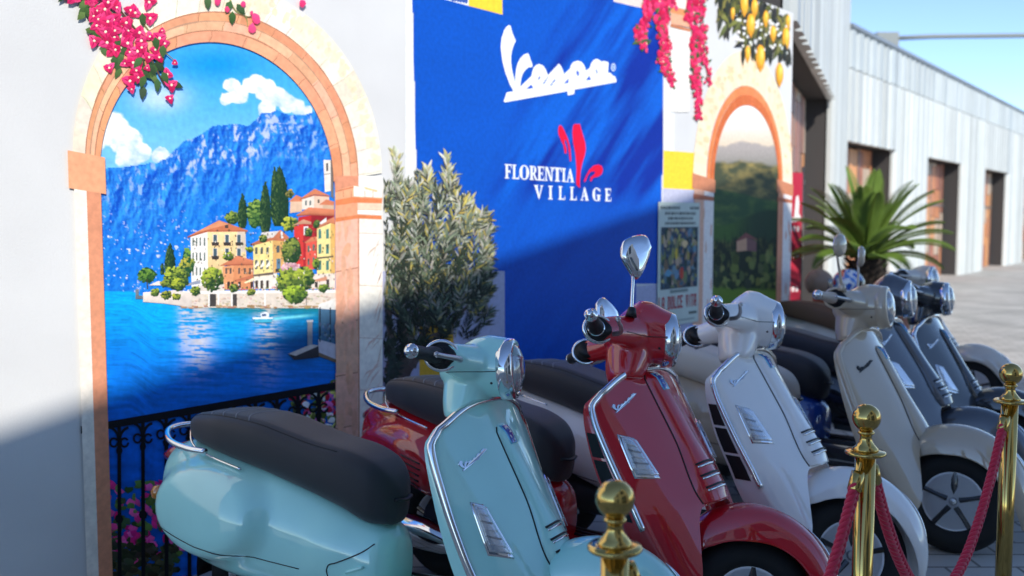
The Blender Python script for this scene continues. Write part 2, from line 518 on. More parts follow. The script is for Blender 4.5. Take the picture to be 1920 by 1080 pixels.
# ---------------------------------------------------------------- lake picture seen through the left arch
C1, R1 = np.array([2.35, 1.681]), 0.564
C2, R2 = np.array([2.397, 1.707]), 0.667
C3, R3 = np.array([2.45, 1.731]), 0.767
RIDGE = ([0, 60, 120, 180, 240, 290, 310, 345, 365, 400, 430, 465, 490, 520, 545, 575, 600, 640], [335, 322, 330, 318, 312, 306, 300, 264, 258, 238, 232, 236, 214, 207, 218, 214, 205, 222])
def lake_fn(X, Y):
    # sky
    c = mixc(lin((70, 175, 250)), lin((10, 150, 246)), np.exp(-(((X - 405) / 90) ** 2 + ((Y - 120) / 34) ** 2)))
    c = mixc(c, lin((120, 195, 250)), sstep(150, 300, Y))
    def cloud(c, cs, yb, seed):
        d = np.full(X.shape, -9.0)
        wob = 13 * (fbm(X / 13, Y / 13, 4, seed) - .5)
        for cx, cy, r in cs:
            d = np.maximum(d, 1 - np.hypot(X - cx, (Y - cy) * 1.12) / r + wob / r * 0.8)
        m = sstep(0.0, 0.16, d) * sstep(yb + 4, yb - 8, Y + wob)
        sh = fbm(X / 18, Y / 14, 4, seed + 4)
        return mixc(c, mixc(lin((176, 206, 236)), lin((246, 249, 253)), np.clip(2.4 * sh - .75 + (yb - Y) / 110, 0, 1)), m)
    c = cloud(c, [(435, 160, 17), (448, 178, 22), (470, 162, 18), (482, 158, 20), (500, 170, 24), (520, 180, 22), (540, 195, 18), (558, 200, 16), (574, 208, 12), (425, 185, 14), (500, 205, 20)], 222, 30)
    c = cloud(c, [(235, 262, 34), (205, 240, 40), (265, 285, 22), (300, 292, 18), (318, 298, 12), (160, 262, 42), (120, 250, 30), (240, 300, 26)], 312, 40)
    c = mixc(c, lin((215, 235, 250)), 0.75 * np.exp(-(((X - 300) / 45) ** 2 + ((Y - 182) / 26) ** 2)))
    # mountain
    ry = np.interp(X, *RIDGE) + 7 * (fbm(X / 14, X * 0 + 3, 4, 50) - .5)
    mm = Y > ry
    dn = (Y - ry) / 200
    hf = lambda x, y: fbm(x / 52 + y / 150, y / 74 - x / 160, 6, 55, True) + 0.35 * fbm(x / 15, y / 22, 4, 58, True)
    lit = np.clip(0.5 + 3.6 * (hf(X, Y) - hf(X - 3.2, Y - 2.2)), 0, 1)
    n1 = fbm(X / 8 - Y / 40, Y / 16, 5, 60)
    rock = np.clip(sstep(0.47, 0.66, n1) * sstep(0.42, 0.75, lit) * np.exp(-((dn - 0.16) / 0.20) ** 2) * 1.5, 0, 1) * (0.35 + 0.65 * np.exp(-((X - 440) / 130) ** 2))
    base = mixc(lin((0, 76, 190)), lin((52, 156, 242)), lit)
    base = mixc(base, lin((0, 124, 226)), sstep(0.25, 1.0, dn) * 0.55)
    base = base * (0.86 + 0.28 * fbm(X / 4, Y / 4, 3, 66))[..., None]
    base = mixc(base, lin((196, 206, 236)), rock)
    sp = sstep(0.73, 0.80, fbm(X / 5.5, Y / 4.2, 3, 70)) * sstep(0.45, 1.0, dn + (330 - X) / 500) * (0.3 + fbm(X / 40, Y / 30, 3, 74))
    base = mixc(base, lin((222, 226, 246)), np.clip(sp * 1.3, 0, 1))
    c = np.where(mm[..., None], base, c)
    # water
    wl = 546 + 20 * sstep(240, 300, X) + 4 * sstep(300, 620, X)
    wm = sstep(-1.0, 1.0, Y - wl)
    d = np.clip((Y - wl) / 260, 0, 1.3)
    w = mixc(lin((0, 168, 240)), lin((0, 122, 226)), sstep(0, 0.55, d))
    w = mixc(w, lin((0, 104, 214)), sstep(0.5, 1.2, d))
    st = 1.0 + d * 2.2
    wv = fbm(X / (16 * st) + Y / 30, Y / (3.0 * st), 4, 80)
    w = w * (0.56 + 0.88 * wv)[..., None]
    grn = np.exp(-((Y - wl) / 26) ** 2) * sstep(330, 420, X)
    w = mixc(w, lin((26, 118, 104)), np.clip(grn * 0.95, 0, 1))
    w = mixc(w, lin((0, 62, 116)), 0.75 * np.exp(-(((X - 560) / 62) ** 2 + ((Y - 640) / 45) ** 2)))
    for cx, hw, y1 in ((372, 24, 735), (500, 20, 742), (345, 10, 690)):
        s_ = np.exp(-((X - cx - 6 * (wv - .5)) / hw) ** 2) * (1 - sstep(y1 - 90, y1, Y)) * sstep(0.5, 0.62, wv + 0.06)
        w = mixc(w, lin((216, 205, 196)), np.clip(s_ * 0.8, 0, 1))
    wk = np.exp(-((Y - (598 - (X - 510) * 0.09)) / 2.4) ** 2) * sstep(505, 520, X) * (1 - sstep(560, 600, X))
    w = mixc(w, lin((120, 225, 235)), np.clip(wk, 0, 1))
    return mixc(c, w, wm)
def lkeep(X, Y):
    w = on_wall(X, Y)
    r = np.hypot(w[..., 0] - C1[0], w[..., 1] - C1[1])
    return ((w[..., 1] < C1[1]) & (abs(w[..., 0] - C1[0]) < R1 + 0.02)) | (r < R1 + 0.02)
pk = Print(0.0008)
pk.grid(np.arange(150, 640, 1.8), np.concatenate([np.arange(72, 830, 1.9), np.arange(832, 1100, 6.0)]), lake_fn, lkeep)
pk.build('lake_picture', label='printed view of a blue mountain lake with clouds')

# village, trees and boat of the lake print
pv = Print(0.0014, step=0.000003, tone=0.35)
vx = lambda *P: [(340 + x / 3.723, 300 + y / 3.723) for x, y in P]
lx = lambda *P: [(240 + x / 6.75, 440 + y / 6.75) for x, y in P]
def tree(P, cx, cy, rx, ry, dark, light, n, s):
    P.add(blob(cx, cy, rx * .96, ry * .96, 16, .12), dark)
    k0 = P.k
    for i_ in range(n):
        P.k = k0 + i_ % 40
        a, r = rng.uniform(0, 6.283), math.sqrt(rng.uniform(0, 1))
        x, y = cx + rx * r * math.cos(a), cy + ry * r * math.sin(a)
        t = np.clip(0.55 - 0.55 * (y - cy) / ry - 0.35 * (x - cx) / rx + rng.uniform(-.35, .35), 0, 1)
        P.add(blob(x, y, s * rng.uniform(.6, 1.2), s * rng.uniform(.5, 1), 6, .3), tuple(np.array(dark) * (1 - t) + np.array(light) * t))
def cypress(P, cx, y0, y1, w):
    h = y1 - y0
    prof = [(0, 0), (.1, .35), (.3, .75), (.6, 1), (.85, .95), (1, .6)]
    P.add([(cx - w * p, y0 + h * t) for t, p in prof] + [(cx + w * p, y0 + h * t) for t, p in prof[::-1]], (28, 62, 40))
    k0 = P.k
    for i_ in range(int(h * 1.4)):
        P.k = k0 + i_ % 40
        t = rng.uniform(0.03, 1)
        ww = np.interp(t, [p[0] for p in prof], [p[1] for p in prof]) * w
        x = rng.uniform(-1, 1) * ww
        k = np.clip(.42 - .5 * x / w + rng.uniform(-.3, .3), 0, 1)
        P.add(leaf(cx + x, y0 + h * t, 5.5, 2.2, -1.57 + rng.uniform(-.4, .4)), tuple(np.array((20, 48, 34)) * (1 - k) + np.array((94, 122, 62)) * k))
DKG, LTG = (36, 66, 38), (176, 190, 66)
# hillside greenery behind the houses
tree(pv, 275, 516, 17, 15, (30, 72, 36), (120, 160, 60), 60, 3)
pv.add(lx((232, 560), (244, 560), (252, 690), (236, 690)), (70, 60, 40))
tree(pv, 434, 409, 13, 12, DKG, (150, 168, 70), 40, 3)
tree(pv, 478, 400, 17, 27, (32, 74, 40), (140, 168, 76), 90, 3.4)
tree(pv, 350, 490, 9, 26, (30, 80, 60), (120, 160, 70), 50, 3)
cypress(pv, 454, 365, 428, 9); cypress(pv, 497, 341, 436, 11); cypress(pv, 514, 314, 400, 7); cypress(pv, 524, 311, 424, 17)
cypress(pv, 318, 458, 516, 10); cypress(pv, 304, 497, 515, 4)
tree(pv, 543, 420, 15, 14, DKG, (205, 205, 70), 60, 3.2)
tree(pv, 543, 363, 7, 8, DKG, (180, 150, 80), 20, 2.6)
# houses: walls, roofs, windows
def poly(c, *P): pv.add(vx(*P), c)
TILE, TILE2 = (214, 128, 92), (176, 96, 70)
poly((238, 226, 214), (990, 0), (1040, 0), (1042, 215), (1000, 225)); poly((120, 112, 108), (1040, 0), (1056, 0), (1062, 270), (1042, 255)); poly((90, 90, 95), (1008, 25), (1022, 18), (1024, 75), (1010, 80)); poly((150, 140, 132), (995, 98), (1040, 92), (1040, 98), (995, 104))
poly((226, 190, 160), (760, 290), (840, 280), (840, 360), (755, 370)); poly(TILE, (748, 290), (800, 245), (842, 262), (842, 290))
poly((236, 222, 206), (840, 270), (925, 245), (925, 345), (840, 345)); poly((232, 196, 170), (925, 245), (1030, 258), (1030, 340), (925, 340)); poly(TILE, (825, 272), (930, 200), (1035, 250), (925, 240)); poly(TILE2, (825, 272), (925, 242), (1035, 252), (1035, 258), (925, 250), (830, 278))
for x in (862, 892): poly((96, 110, 110), (x, 285), (x + 12, 282), (x + 12, 315), (x, 318))
poly((90, 80, 70), (950, 275), (962, 276), (962, 300), (950, 300))
poly((214, 180, 150), (985, 310), (1065, 310), (1065, 350), (985, 350)); poly(TILE, (960, 312), (1010, 275), (1065, 290), (1065, 316))
poly((196, 44, 48), (815, 400), (905, 385), (905, 740), (815, 745)); poly((150, 34, 42), (905, 385), (1065, 372), (1065, 720), (905, 735)); poly(TILE, (800, 385), (890, 330), (1068, 345), (1068, 385), (905, 375)); poly(TILE2, (800, 385), (905, 373), (1068, 384), (1068, 392), (905, 384), (810, 394))
poly((204, 150, 120), (770, 458), (850, 415), (905, 432), (905, 452), (850, 446)); poly((216, 62, 58), (785, 465), (850, 448), (850, 740), (785, 748)); poly((176, 42, 50), (850, 446), (930, 452), (930, 735), (850, 742))
poly((236, 230, 226), (852, 465), (884, 462), (884, 520), (852, 524)); poly((70, 90, 100), (860, 474), (876, 472), (876, 514), (860, 516))
poly((226, 92, 76), (868, 580), (940, 560), (940, 760), (868, 765)); poly(TILE, (855, 578), (905, 540), (945, 535), (945, 562), (870, 580))
for x, y in ((880, 600), (915, 590), (880, 690), (915, 680)): poly((80, 120, 110), (x, y), (x + 12, y - 3), (x + 12, y + 42), (x, y + 44))
poly((246, 224, 150), (945, 480), (1040, 440), (1040, 800), (945, 805)); poly((226, 182, 106), (1040, 440), (1072, 448), (1072, 800), (1040, 800)); poly((206, 130, 96), (910, 470), (1068, 395), (1072, 446), (1030, 438), (945, 478))
for x in (955, 1008):
    for y in (485, 590, 705): poly((76, 130, 122), (x, y), (x + 20, y - 6), (x + 20, y + 62), (x, y + 66))
poly((232, 228, 224), (960, 440), (1010, 400), (1012, 430), (972, 450)); poly((90, 80, 76), (945, 680), (1060, 668), (1060, 678), (945, 692))
poly((238, 222, 206), (870, 800), (1072, 790), (1072, 900), (870, 900)); poly((214, 150, 118), (900, 845), (1010, 812), (1020, 840), (960, 848)); poly((70, 60, 56), (930, 850), (950, 850), (950, 890), (930, 890)); poly((70, 60, 56), (1010, 835), (1030, 832), (1030, 890), (1010, 890))
# large pale house
poly((246, 240, 232), (62, 535), (180, 500), (185, 900), (70, 905)); poly((240, 206, 150), (180, 500), (445, 498), (452, 700), (300, 730), (300, 880), (185, 900)); poly((214, 196, 176), (388, 500), (446, 500), (450, 640), (390, 650))
poly((206, 120, 82), (40, 535), (262, 420), (462, 492), (180, 492)); poly(TILE2, (40, 535), (180, 490), (462, 492), (462, 500), (180, 502), (44, 543)); poly((84, 66, 60), (302, 448), (326, 448), (326, 476), (302, 474)); poly((226, 150, 110), (90, 508), (262, 424), (330, 448), (180, 486))
for x in (75, 100, 125, 155):
    for y in (545, 648, 752): poly((104, 118, 112), (x, y), (x + 10, y - 4), (x + 10, y + 52), (x, y + 56))
for x in (222, 305, 388):
    for y in (522, 618): 
        poly((228, 220, 210), (x - 4, y - 3), (x + 28, y - 3), (x + 28, y + 56), (x - 4, y + 56)); poly((74, 96, 108), (x, y), (x + 24, y), (x + 24, y + 54), (x, y + 54))
        poly((66, 58, 56), (x - 14, y + 52), (x + 40, y + 52), (x + 36, y + 76), (x - 10, y + 76))
poly((226, 214, 200), (110, 880), (300, 860), (300, 915), (100, 915)); poly((150, 156, 176), (20, 868), (130, 836), (132, 862), (40, 878))
# orange house and yellow house
poly((232, 160, 112), (285, 745), (360, 735), (360, 905), (300, 905)); poly((222, 146, 100), (360, 735), (500, 728), (500, 905), (360, 905)); poly(TILE, (262, 740), (390, 668), (500, 700), (500, 728), (360, 728)); poly(TILE2, (262, 740), (360, 726), (500, 726), (500, 734), (360, 736))
for x in (305, 335, 395, 435, 470): poly((92, 84, 80), (x, 755), (x + 13, 753), (x + 13, 792), (x, 795))
poly((196, 116, 84), (370, 838), (500, 800), (505, 830), (380, 850)); poly((250, 236, 190), (435, 855), (500, 822), (512, 838), (445, 862))
for x in (318, 345, 395, 480, 520): poly((66, 54, 50), (x, 850), (x + 18, 848), (x + 18, 898), (x, 900))
poly((246, 222, 146), (498, 598), (635, 560), (640, 900), (505, 900)); poly((222, 172, 104), (635, 562), (735, 565), (735, 780), (640, 790)); poly((238, 228, 218), (618, 795), (665, 790), (665, 900), (618, 900))
poly((196, 118, 84), (475, 590), (690, 488), (750, 540), (730, 570), (640, 560), (500, 596)); poly((222, 214, 206), (535, 560), (560, 505), (680, 495), (640, 540)); poly((120, 100, 92), (560, 520), (572, 518), (572, 545), (560, 548)); poly((230, 226, 222), (690, 500), (704, 498), (710, 545), (696, 548))
for x in (512, 550, 590): 
    poly((96, 100, 92), (x, 612), (x + 18, 608), (x + 18, 654), (x, 658)); poly((92, 100, 98), (x, 700), (x + 18, 696), (x + 18, 760), (x, 764)); poly((248, 240, 222), (x - 4, 745), (x + 24, 700), (x + 28, 735), (x + 4, 752))
poly((88, 96, 96), (662, 598), (684, 596), (684, 645), (662, 648)); poly((96, 130, 156), (662, 690), (690, 688), (690, 770), (662, 775)); poly((70, 62, 60), (655, 760), (700, 756), (700, 780), (655, 784)); poly((110, 96, 88), (500, 800), (640, 782), (640, 800), (500, 814))
poly((238, 228, 214), (505, 815), (640, 802), (640, 900), (505, 900))
for x in (515, 550, 590): poly((70, 58, 52), (x, 842), (x + 18, 840), (x + 18, 896), (x, 898))
# quay wall
poly((226, 212, 196), (0, 925), (1080, 915), (1080, 1035), (0, 1030)); poly((244, 238, 230), (0, 915), (1080, 905), (1080, 925), (0, 935))
for k in range(150):
    x, y = rng.uniform(5, 1075), rng.uniform(940, 1022)
    pv.add(vx(*blob(x, y, rng.uniform(6, 16), rng.uniform(4, 9), 6, .3)), jit((206, 186, 164), 26))
for x in (40, 185, 250, 345, 575): poly((240, 236, 228), (x, 905), (x + 12, 905), (x + 12, 1022), (x, 1022))
for x0, x1 in ((190, 240), (350, 385), (862, 872)): poly((70, 66, 64), (x0 + 6, 935), (x1, 935), (x1, 1022), (x0 + 6, 1022))
for k in range(60):
    pv.add(vx(*blob(rng.uniform(0, 1075), 1022 + rng.uniform(-6, 10), rng.uniform(10, 26), rng.uniform(4, 8), 7, .3)), jit((186, 150, 118), 24))
for k in range(90):
    pv.add(vx(*blob(rng.uniform(240, 1075), 902 + rng.uniform(-14, 6), 6, 5, 6, .3)), jit([(206, 90, 100), (120, 140, 70), (232, 210, 200)][k % 3], 20))
# lakeside terrace at the left end
pv.add(lx((185, 730), (300, 720), (420, 740), (560, 700), (800, 740), (800, 920), (450, 870), (185, 850)), (226, 212, 200))
pv.add(lx((255, 640), (380, 585), (450, 605), (440, 640)), (242, 226, 214)); pv.add(lx((90, 690), (130, 690), (130, 770), (185, 770), (185, 812), (90, 812)), (110, 120, 130))
tree(pv, 309, 531, 9, 7, DKG, (170, 170, 70), 24, 2.6); tree(pv, 330, 520, 24, 22, DKG, LTG, 120, 3.2); tree(pv, 334, 533, 12, 12, DKG, (186, 196, 60), 50, 2.8)
tree(pv, 350, 497, 14, 16, (36, 80, 50), (190, 180, 70), 40, 3); tree(pv, 311, 553, 10, 8, DKG, (170, 170, 60), 30, 2.5); tree(pv, 330, 556, 8, 6, DKG, (190, 190, 60), 24, 2.5)
tree(pv, 397, 523, 20, 22, DKG, LTG, 130, 3.2); tree(pv, 545, 470, 18, 26, DKG, (150, 160, 70), 110, 3.2); tree(pv, 427, 480, 10, 8, DKG, LTG, 26, 2.6); tree(pv, 467, 467, 7, 5, DKG, LTG, 14, 2.6)
tree(pv, 540, 525, 22, 27, DKG, LTG, 150, 3.4); tree(pv, 568, 522, 20, 22, DKG, LTG, 130, 3.4); tree(pv, 552, 552, 22, 16, DKG, (170, 196, 60), 110, 3.4); tree(pv, 592, 495, 7, 10, DKG, (150, 170, 60), 20, 2.6)
tree(pv, 365, 545, 9, 9, DKG, LTG, 30, 2.4); tree(pv, 437, 540, 8, 8, DKG, (160, 170, 70), 26, 2.2); tree(pv, 470, 548, 8, 6, DKG, (180, 180, 70), 22, 2.2); tree(pv, 605, 540, 9, 8, DKG, (150, 170, 60), 28, 2.4); tree(pv, 578, 436, 7, 8, DKG, (150, 160, 70), 20, 2.2); tree(pv, 492, 447, 8, 7, DKG, (160, 170, 80), 20, 2.2); tree(pv, 592, 420, 6, 8, DKG, (120, 140, 60), 18, 2.2); tree(pv, 290, 548, 8, 8, DKG, LTG, 26, 2.2)
k1 = pv.k
for k in range(260):
    pv.k = k1 + k % 20
    x_, y_ = rng.uniform(360, 626), rng.uniform(430, 540)
    pv.add(blob(x_, y_, rng.uniform(.6, 1.6), rng.uniform(.8, 2.4), 5, .3), jit([(70, 60, 56), (120, 96, 76), (90, 100, 70), (236, 226, 210)][k % 4], 16))
for k in range(40): pv.add(blob(rng.uniform(527, 560), rng.uniform(494, 506), 2.6, 2.2, 6, .3), jit((214, 170, 176), 24))
# boat, landing stage and pavilion
bx = lambda *P: [(440 + x / 4.155, 540 + y / 4.155) for x, y in P]
pv.add(bx((135, 235), (290, 235), (282, 266), (155, 270)), (70, 176, 206)); pv.add(bx((133, 228), (292, 228), (290, 240), (136, 242)), (236, 240, 244)); pv.add(bx((195, 200), (240, 186), (262, 200), (262, 228), (200, 228)), (232, 236, 240)); pv.add(bx((206, 202), (240, 200), (240, 218), (206, 220)), (60, 90, 130))
pv.add(bx((412, 515), (590, 440), (650, 455), (650, 540), (460, 560)), (58, 56, 62)); pv.add(bx((412, 512), (590, 438), (655, 448), (470, 528)), (206, 196, 190)); pv.add(bx((562, 255), (600, 250), (600, 440), (562, 445)), (150, 150, 156)); pv.add(bx((556, 250), (606, 248), (606, 262), (556, 266)), (196, 196, 200))
pv.add(bx((645, 140), (790, 130), (795, 430), (650, 420)), (70, 110, 140)); pv.add(bx((645, 130), (795, 70), (795, 170), (645, 160)), (232, 228, 220)); pv.add(bx((645, 400), (795, 440), (795, 560), (650, 500)), (200, 196, 206)); pv.add(bx((650, 500), (795, 560), (795, 585), (650, 530)), (120, 100, 80))
for x in (655, 735): pv.add(bx((x, 150), (x + 9, 150), (x + 9, 420), (x, 418)), (26, 30, 36))
for k in range(30): pv.add(bx(*blob(rng.uniform(660, 785), rng.uniform(280, 400), 9, 12, 6, .3)), jit((86, 110, 130), 30))
# flower boxes behind the railing, then the wrought-iron railing
k1 = pv.k
for k in range(420):
    pv.k = k1 + k % 60
    left = k % 2
    x, y = (rng.uniform(200, 332), rng.uniform(885, 1060)) if left else (rng.uniform(545, 630), rng.uniform(702, 830))
    if left and y < 900 + abs(x - 285) * .25: continue
    if not left and y < 712 + (630 - x) * .28: continue
    c = [(226, 40, 130), (250, 90, 170), (96, 130, 60), (56, 86, 48)][k // 2 % 4] if left else [(240, 236, 240), (226, 120, 190), (110, 130, 60), (206, 40, 70), (226, 220, 120), (70, 80, 50)][k // 2 % 6]
    if left and k // 2 % 4 < 2: pv.add(leaf(x, y, rng.uniform(14, 24), rng.uniform(9, 16), rng.uniform(0, 6.28)), jit(c, 18))
    else: pv.add(blob(x, y, rng.uniform(4, 10) * (1 if left else .8), rng.uniform(4, 9) * (1 if left else .8), 7, .3), jit(c, 18))
for k in range(160): pv.add(blob(rng.uniform(180, 330), rng.uniform(1020, 1078), 9, 6, 7, .3), jit((60, 62, 40), 22), same=k % 4 > 0)
pv.build('village_picture', label='printed lakeside village with tiled roofs, cypresses and a boat')

pr = Print(0.0075)
IRON = (16, 16, 22)
rail = lambda x: 789 - (x - 240) * 0.173
pr.add([(150, rail(150) - 6), (632, rail(632) - 6), (632, rail(632) + 8), (150, rail(150) + 8)], IRON)
def arc(cx, cy, rx, ry, a0, a1, w, n=12):
    a = np.radians(np.linspace(a0, a1, n))
    o = [(cx + rx * math.cos(t), cy + ry * math.sin(t)) for t in a]; i = [(cx + (rx - w) * math.cos(t), cy + (ry - w) * math.sin(t)) for t in a]
    for k in range(n - 1): pr.add([o[k], o[k + 1], i[k + 1], i[k]], IRON, same=True)
for k in range(-3, 14):
    x = 266 + 44 * k - 0.35 * k * k
    if x > 626 or x < 160: continue
    y = rail(x)
    pr.add([(x - 3.5, y), (x + 3.5, y), (x + 4.5, 1085), (x - 2.5, 1085)], IRON)
    arc(x - 21, y + 32, 22, 26, 280, 365, 5); arc(x + 21, y + 32, 22, 26, 175, 260, 5)
    for sg in (-1, 1):
        arc(x + sg * 10, y + 37, 9, 10, 0, 330, 4)
    pr.add(blob(x, y + 52, 6, 9, 8, .1), IRON)
    pr.add(blob(x, y + 180, 8, 9, 8, .1), IRON)
pr.build('railing_picture', label='printed black wrought-iron balcony railing')
# ---------------------------------------------------------------- printed stone arches
def arch_print(P, Cs, Rs, spring, bottom, cols, joints, jc, shade=None, n=60, wob=0.006):
    """nested rings given by centres/radii in wall metres; straight legs below the springing"""
    for k in range(len(Rs) - 1):
        for i in range(n):
            a0, a1 = math.pi * i / n, math.pi * (i + 1) / n
            q = []
            for R, Cc, aa in ((Rs[k], Cs[k], a0), (Rs[k + 1], Cs[k + 1], a0), (Rs[k + 1], Cs[k + 1], a1), (Rs[k], Cs[k], a1)):
                q.append((Cc[0] + R * math.cos(aa), Cc[1] + R * math.sin(aa)))
            am = (a0 + a1) / 2
            blk = int(am * joints[k] / math.pi + 0.3 * k)
            h = np.random.default_rng(blk * 7 + k * 131).uniform(-1, 1, 3)
            c = np.array(cols[k]) + h.mean() * 16 + h * 5
            if shade is not None: c = c * shade(k, am)
            P.add(q, tuple(np.clip(c, 4, 252)), raw=True, same=True)
        for j in range(1, joints[k]):
            aa = math.pi * (j - 0.3 * k % 1) / joints[k]
            ua, wa = np.array([math.cos(aa), math.sin(aa)]), np.array([-math.sin(aa), math.cos(aa)])
            p0, p1 = Cs[k] + ua * (Rs[k] + .002), Cs[k + 1] + ua * (Rs[k + 1] - .002)
            mid = (p0 + p1) / 2 + wa * rng.uniform(-wob, wob)
            t = 0.0016
            P.add([p0 - wa * t, mid - wa * t, p1 - wa * t * .6, p1 + wa * t * .6, mid + wa * t * .4, p0 + wa * t], jc if k < len(Rs) - 2 else (222, 200, 168), raw=True, same=True)
        P.k += 2
        if k:
            for i in range(n):
                a0, a1 = math.pi * i / n, math.pi * (i + 1) / n
                w0, w1 = 0.003 * (0.4 + vnoise(np.array(i / 3.), np.array(k * 7.), 5)), 0.0
                P.add([(Cs[k][0] + (Rs[k] + s_ * w0) * math.cos(t), Cs[k][1] + (Rs[k] + s_ * w0) * math.sin(t)) for t, s_ in ((a0, -1), (a0, 1), (a1, 1), (a1, -1))], tuple(np.array(cols[k - 1]) * .8), raw=True, same=True)

pa = Print(0.0080)
Cm1, Rm1 = C1 * .62 + C2 * .38, R1 * .62 + R2 * .38
Cm2, Rm2 = C1 * .3 + C2 * .7, R1 * .3 + R2 * .7
arch_print(pa, [C1, Cm1, Cm2, C2, C3], [R1, Rm1, Rm2, R2, R3], 1.68, 0, [(234, 160, 120), (244, 186, 148), (236, 162, 122), (248, 236, 212)], [11, 11, 11, 19], (150, 92, 66))
for k in range(110):                       # warm mottling of the outer stones
    a, r = rng.uniform(0.05, 1.75), rng.uniform(R2 - R3 + .025, -.025) + R3
    P0 = C3 + (r - R3) * np.array([math.cos(a), math.sin(a)]) + R3 * np.array([math.cos(a), math.sin(a)])
    pa.add(blob(P0[0], P0[1], rng.uniform(.008, .03), rng.uniform(.006, .02), 8, .35, a), jit((248, 228, 194), 5), raw=True)
# right pier (shaft, capital) drawn in design coordinates
def quadcol(P, x0a, x1a, x0b, x1b, y0, y1, col, n=1):
    P.add([(x0a, y0), (x1a, y0), (x1b, y1), (x0b, y1)], col)
quadcol(pa, 626, 669, 631.5, 671.5, 348, 1090, (236, 182, 152)); quadcol(pa, 668, 715, 671, 715.5, 348, 1090, (246, 236, 220))
for k in range(7):
    y0 = 405 + k * 98
    quadcol(pa, 627, 669.5, 628, 670, y0, y0 + 97, jit((238, 184, 154), 8)); quadcol(pa, 669, 715, 670, 715.3, y0 + 30, y0 + 126, jit((248, 240, 226), 5))
    pa.add([(627, y0 + 6), (669, y0 - 2), (669, y0 - 0.6), (627, y0 + 7.6)], (166, 100, 74)); pa.add([(670, y0 + 31), (715, y0 + 33), (715, y0 + 34.4), (670, y0 + 32.4)], (206, 182, 160))
for k in range(60):
    pa.add(blob(rng.uniform(632, 666), rng.uniform(410, 1080), rng.uniform(3, 8), rng.uniform(8, 26), 9, .3), jit((234, 174, 142), 8))
for k in range(34):                        # printed slanting streaks on the white face
    y = rng.uniform(480, 1060); x = rng.uniform(674, 706); l = rng.uniform(24, 60)
    pa.add([(x, y), (min(x + 9, 714), y - l * .55), (714, y - l), (min(x + 7, 714), y - l * .35)], jit((228, 204, 186), 8))
pa.add([(668.6, 348), (671, 348), (673, 1090), (670.6, 1090)], (206, 136, 104))
cap = lambda *P: [(600 + x / 10.8, 330 + y / 10.8) for x, y in P]
pa.add(cap((270, 0), (760, 0), (760, 220), (280, 290)), (226, 150, 116)); pa.add(cap((755, 0), (1235, 0), (1240, 300), (755, 200)), (250, 246, 238))
pa.add(cap((285, 290), (660, 195), (1240, 290), (1240, 470), (660, 420), (290, 490)), (240, 172, 130)); pa.add(cap((655, 200), (1240, 285), (1235, 440), (660, 410)), (252, 246, 230))
pa.add(cap((285, 490), (630, 425), (1235, 465), (1230, 560), (640, 545), (290, 620)), (232, 134, 84)); pa.add(cap((285, 600), (730, 540), (1225, 550), (1225, 790), (730, 790), (290, 850)), (240, 164, 124)); pa.add(cap((735, 545), (1225, 555), (1225, 690), (735, 680)), (246, 212, 182)); pa.add(cap((735, 690), (1225, 700), (1225, 790), (735, 770)), (254, 250, 244))
pa.add(cap((285, 850), (730, 790), (1225, 800), (1225, 880), (730, 860), (290, 930)), (228, 134, 84)); pa.add(cap((285, 300), (660, 210), (660, 240), (285, 330)), (216, 128, 88)); pa.add(cap((860, 215), (1140, 290), (1130, 330), (900, 270)), (250, 204, 150))
for x in (440, 600, 875, 1040): pa.add(cap((x, 300), (x + 10, 300), (x + 14, 440), (x + 4, 440)), (176, 108, 76))
# narrow left pier beyond the photograph's left edge
LP = [(C1[0] - R1, 1.70), (C2[0] - R2, 1.70), (C3[0] - R3, 1.70)]
pa.add([(C3[0] - R3, 1.74), (C2[0] - R2, 1.74), (C2[0] - R2, 0.02), (C3[0] - R3, 0.02)], (246, 236, 220), raw=True); pa.add([(C2[0] - R2, 1.72), (C1[0] - R1, 1.69), (C1[0] - R1, 0.02), (C2[0] - R2, 0.02)], (226, 152, 116), raw=True)
pa.add([(C3[0] - R3 - .02, 1.76), (C1[0] - R1 + .02, 1.74), (C1[0] - R1 + .02, 1.60), (C3[0] - R3 - .02, 1.62)], (240, 170, 128), raw=True)
pa.build('stone_arch_picture', label='large printed terracotta and cream stone arch round the lake view')

# ---------------------------------------------------------------- printed pot and oleander shrub right of the pier
ps = Print(0.0050, tone=0.5, mod=1500)
ps.add([(716, 735), (772, 728), (772, 1085), (716, 1085)], (214, 210, 220))
ps.add([(716, 742), (770, 738), (770, 752), (716, 756)], (226, 196, 170))
for k in range(46): ps.add(blob(rng.uniform(718, 768), rng.uniform(758, 830), 5, 4, 7, .4), jit((66, 92, 178), 20))
def limb(P, pts, w0, w1, col):
    Q = curve_pts(np.array(pts, float), 14)
    T = np.gradient(Q, axis=0); N = np.stack([-T[:, 1], T[:, 0]], 1); N /= np.linalg.norm(N, axis=1)[:, None] + 1e-9
    w = np.linspace(w0, w1, 14)[:, None]
    for i in range(13):
        P.add([Q[i] - N[i] * w[i], Q[i] + N[i] * w[i], Q[i + 1] + N[i + 1] * w[i + 1], Q[i + 1] - N[i + 1] * w[i + 1]], jit(col, 8))
ENV_X = [716, 725, 740, 755, 775, 800, 820, 836, 850, 870, 890, 912, 925, 938]
ENV_T = [345, 300, 288, 330, 342, 312, 345, 292, 350, 372, 388, 404, 440, 470]
ENV_B = [740, 730, 720, 715, 712, 700, 660, 640, 640, 652, 648, 600, 570, 520]
def env_in(x, y): return 716 < x < 918 and np.interp(x, ENV_X, ENV_T) - 4 < y < np.interp(x, ENV_X, ENV_B) + 4
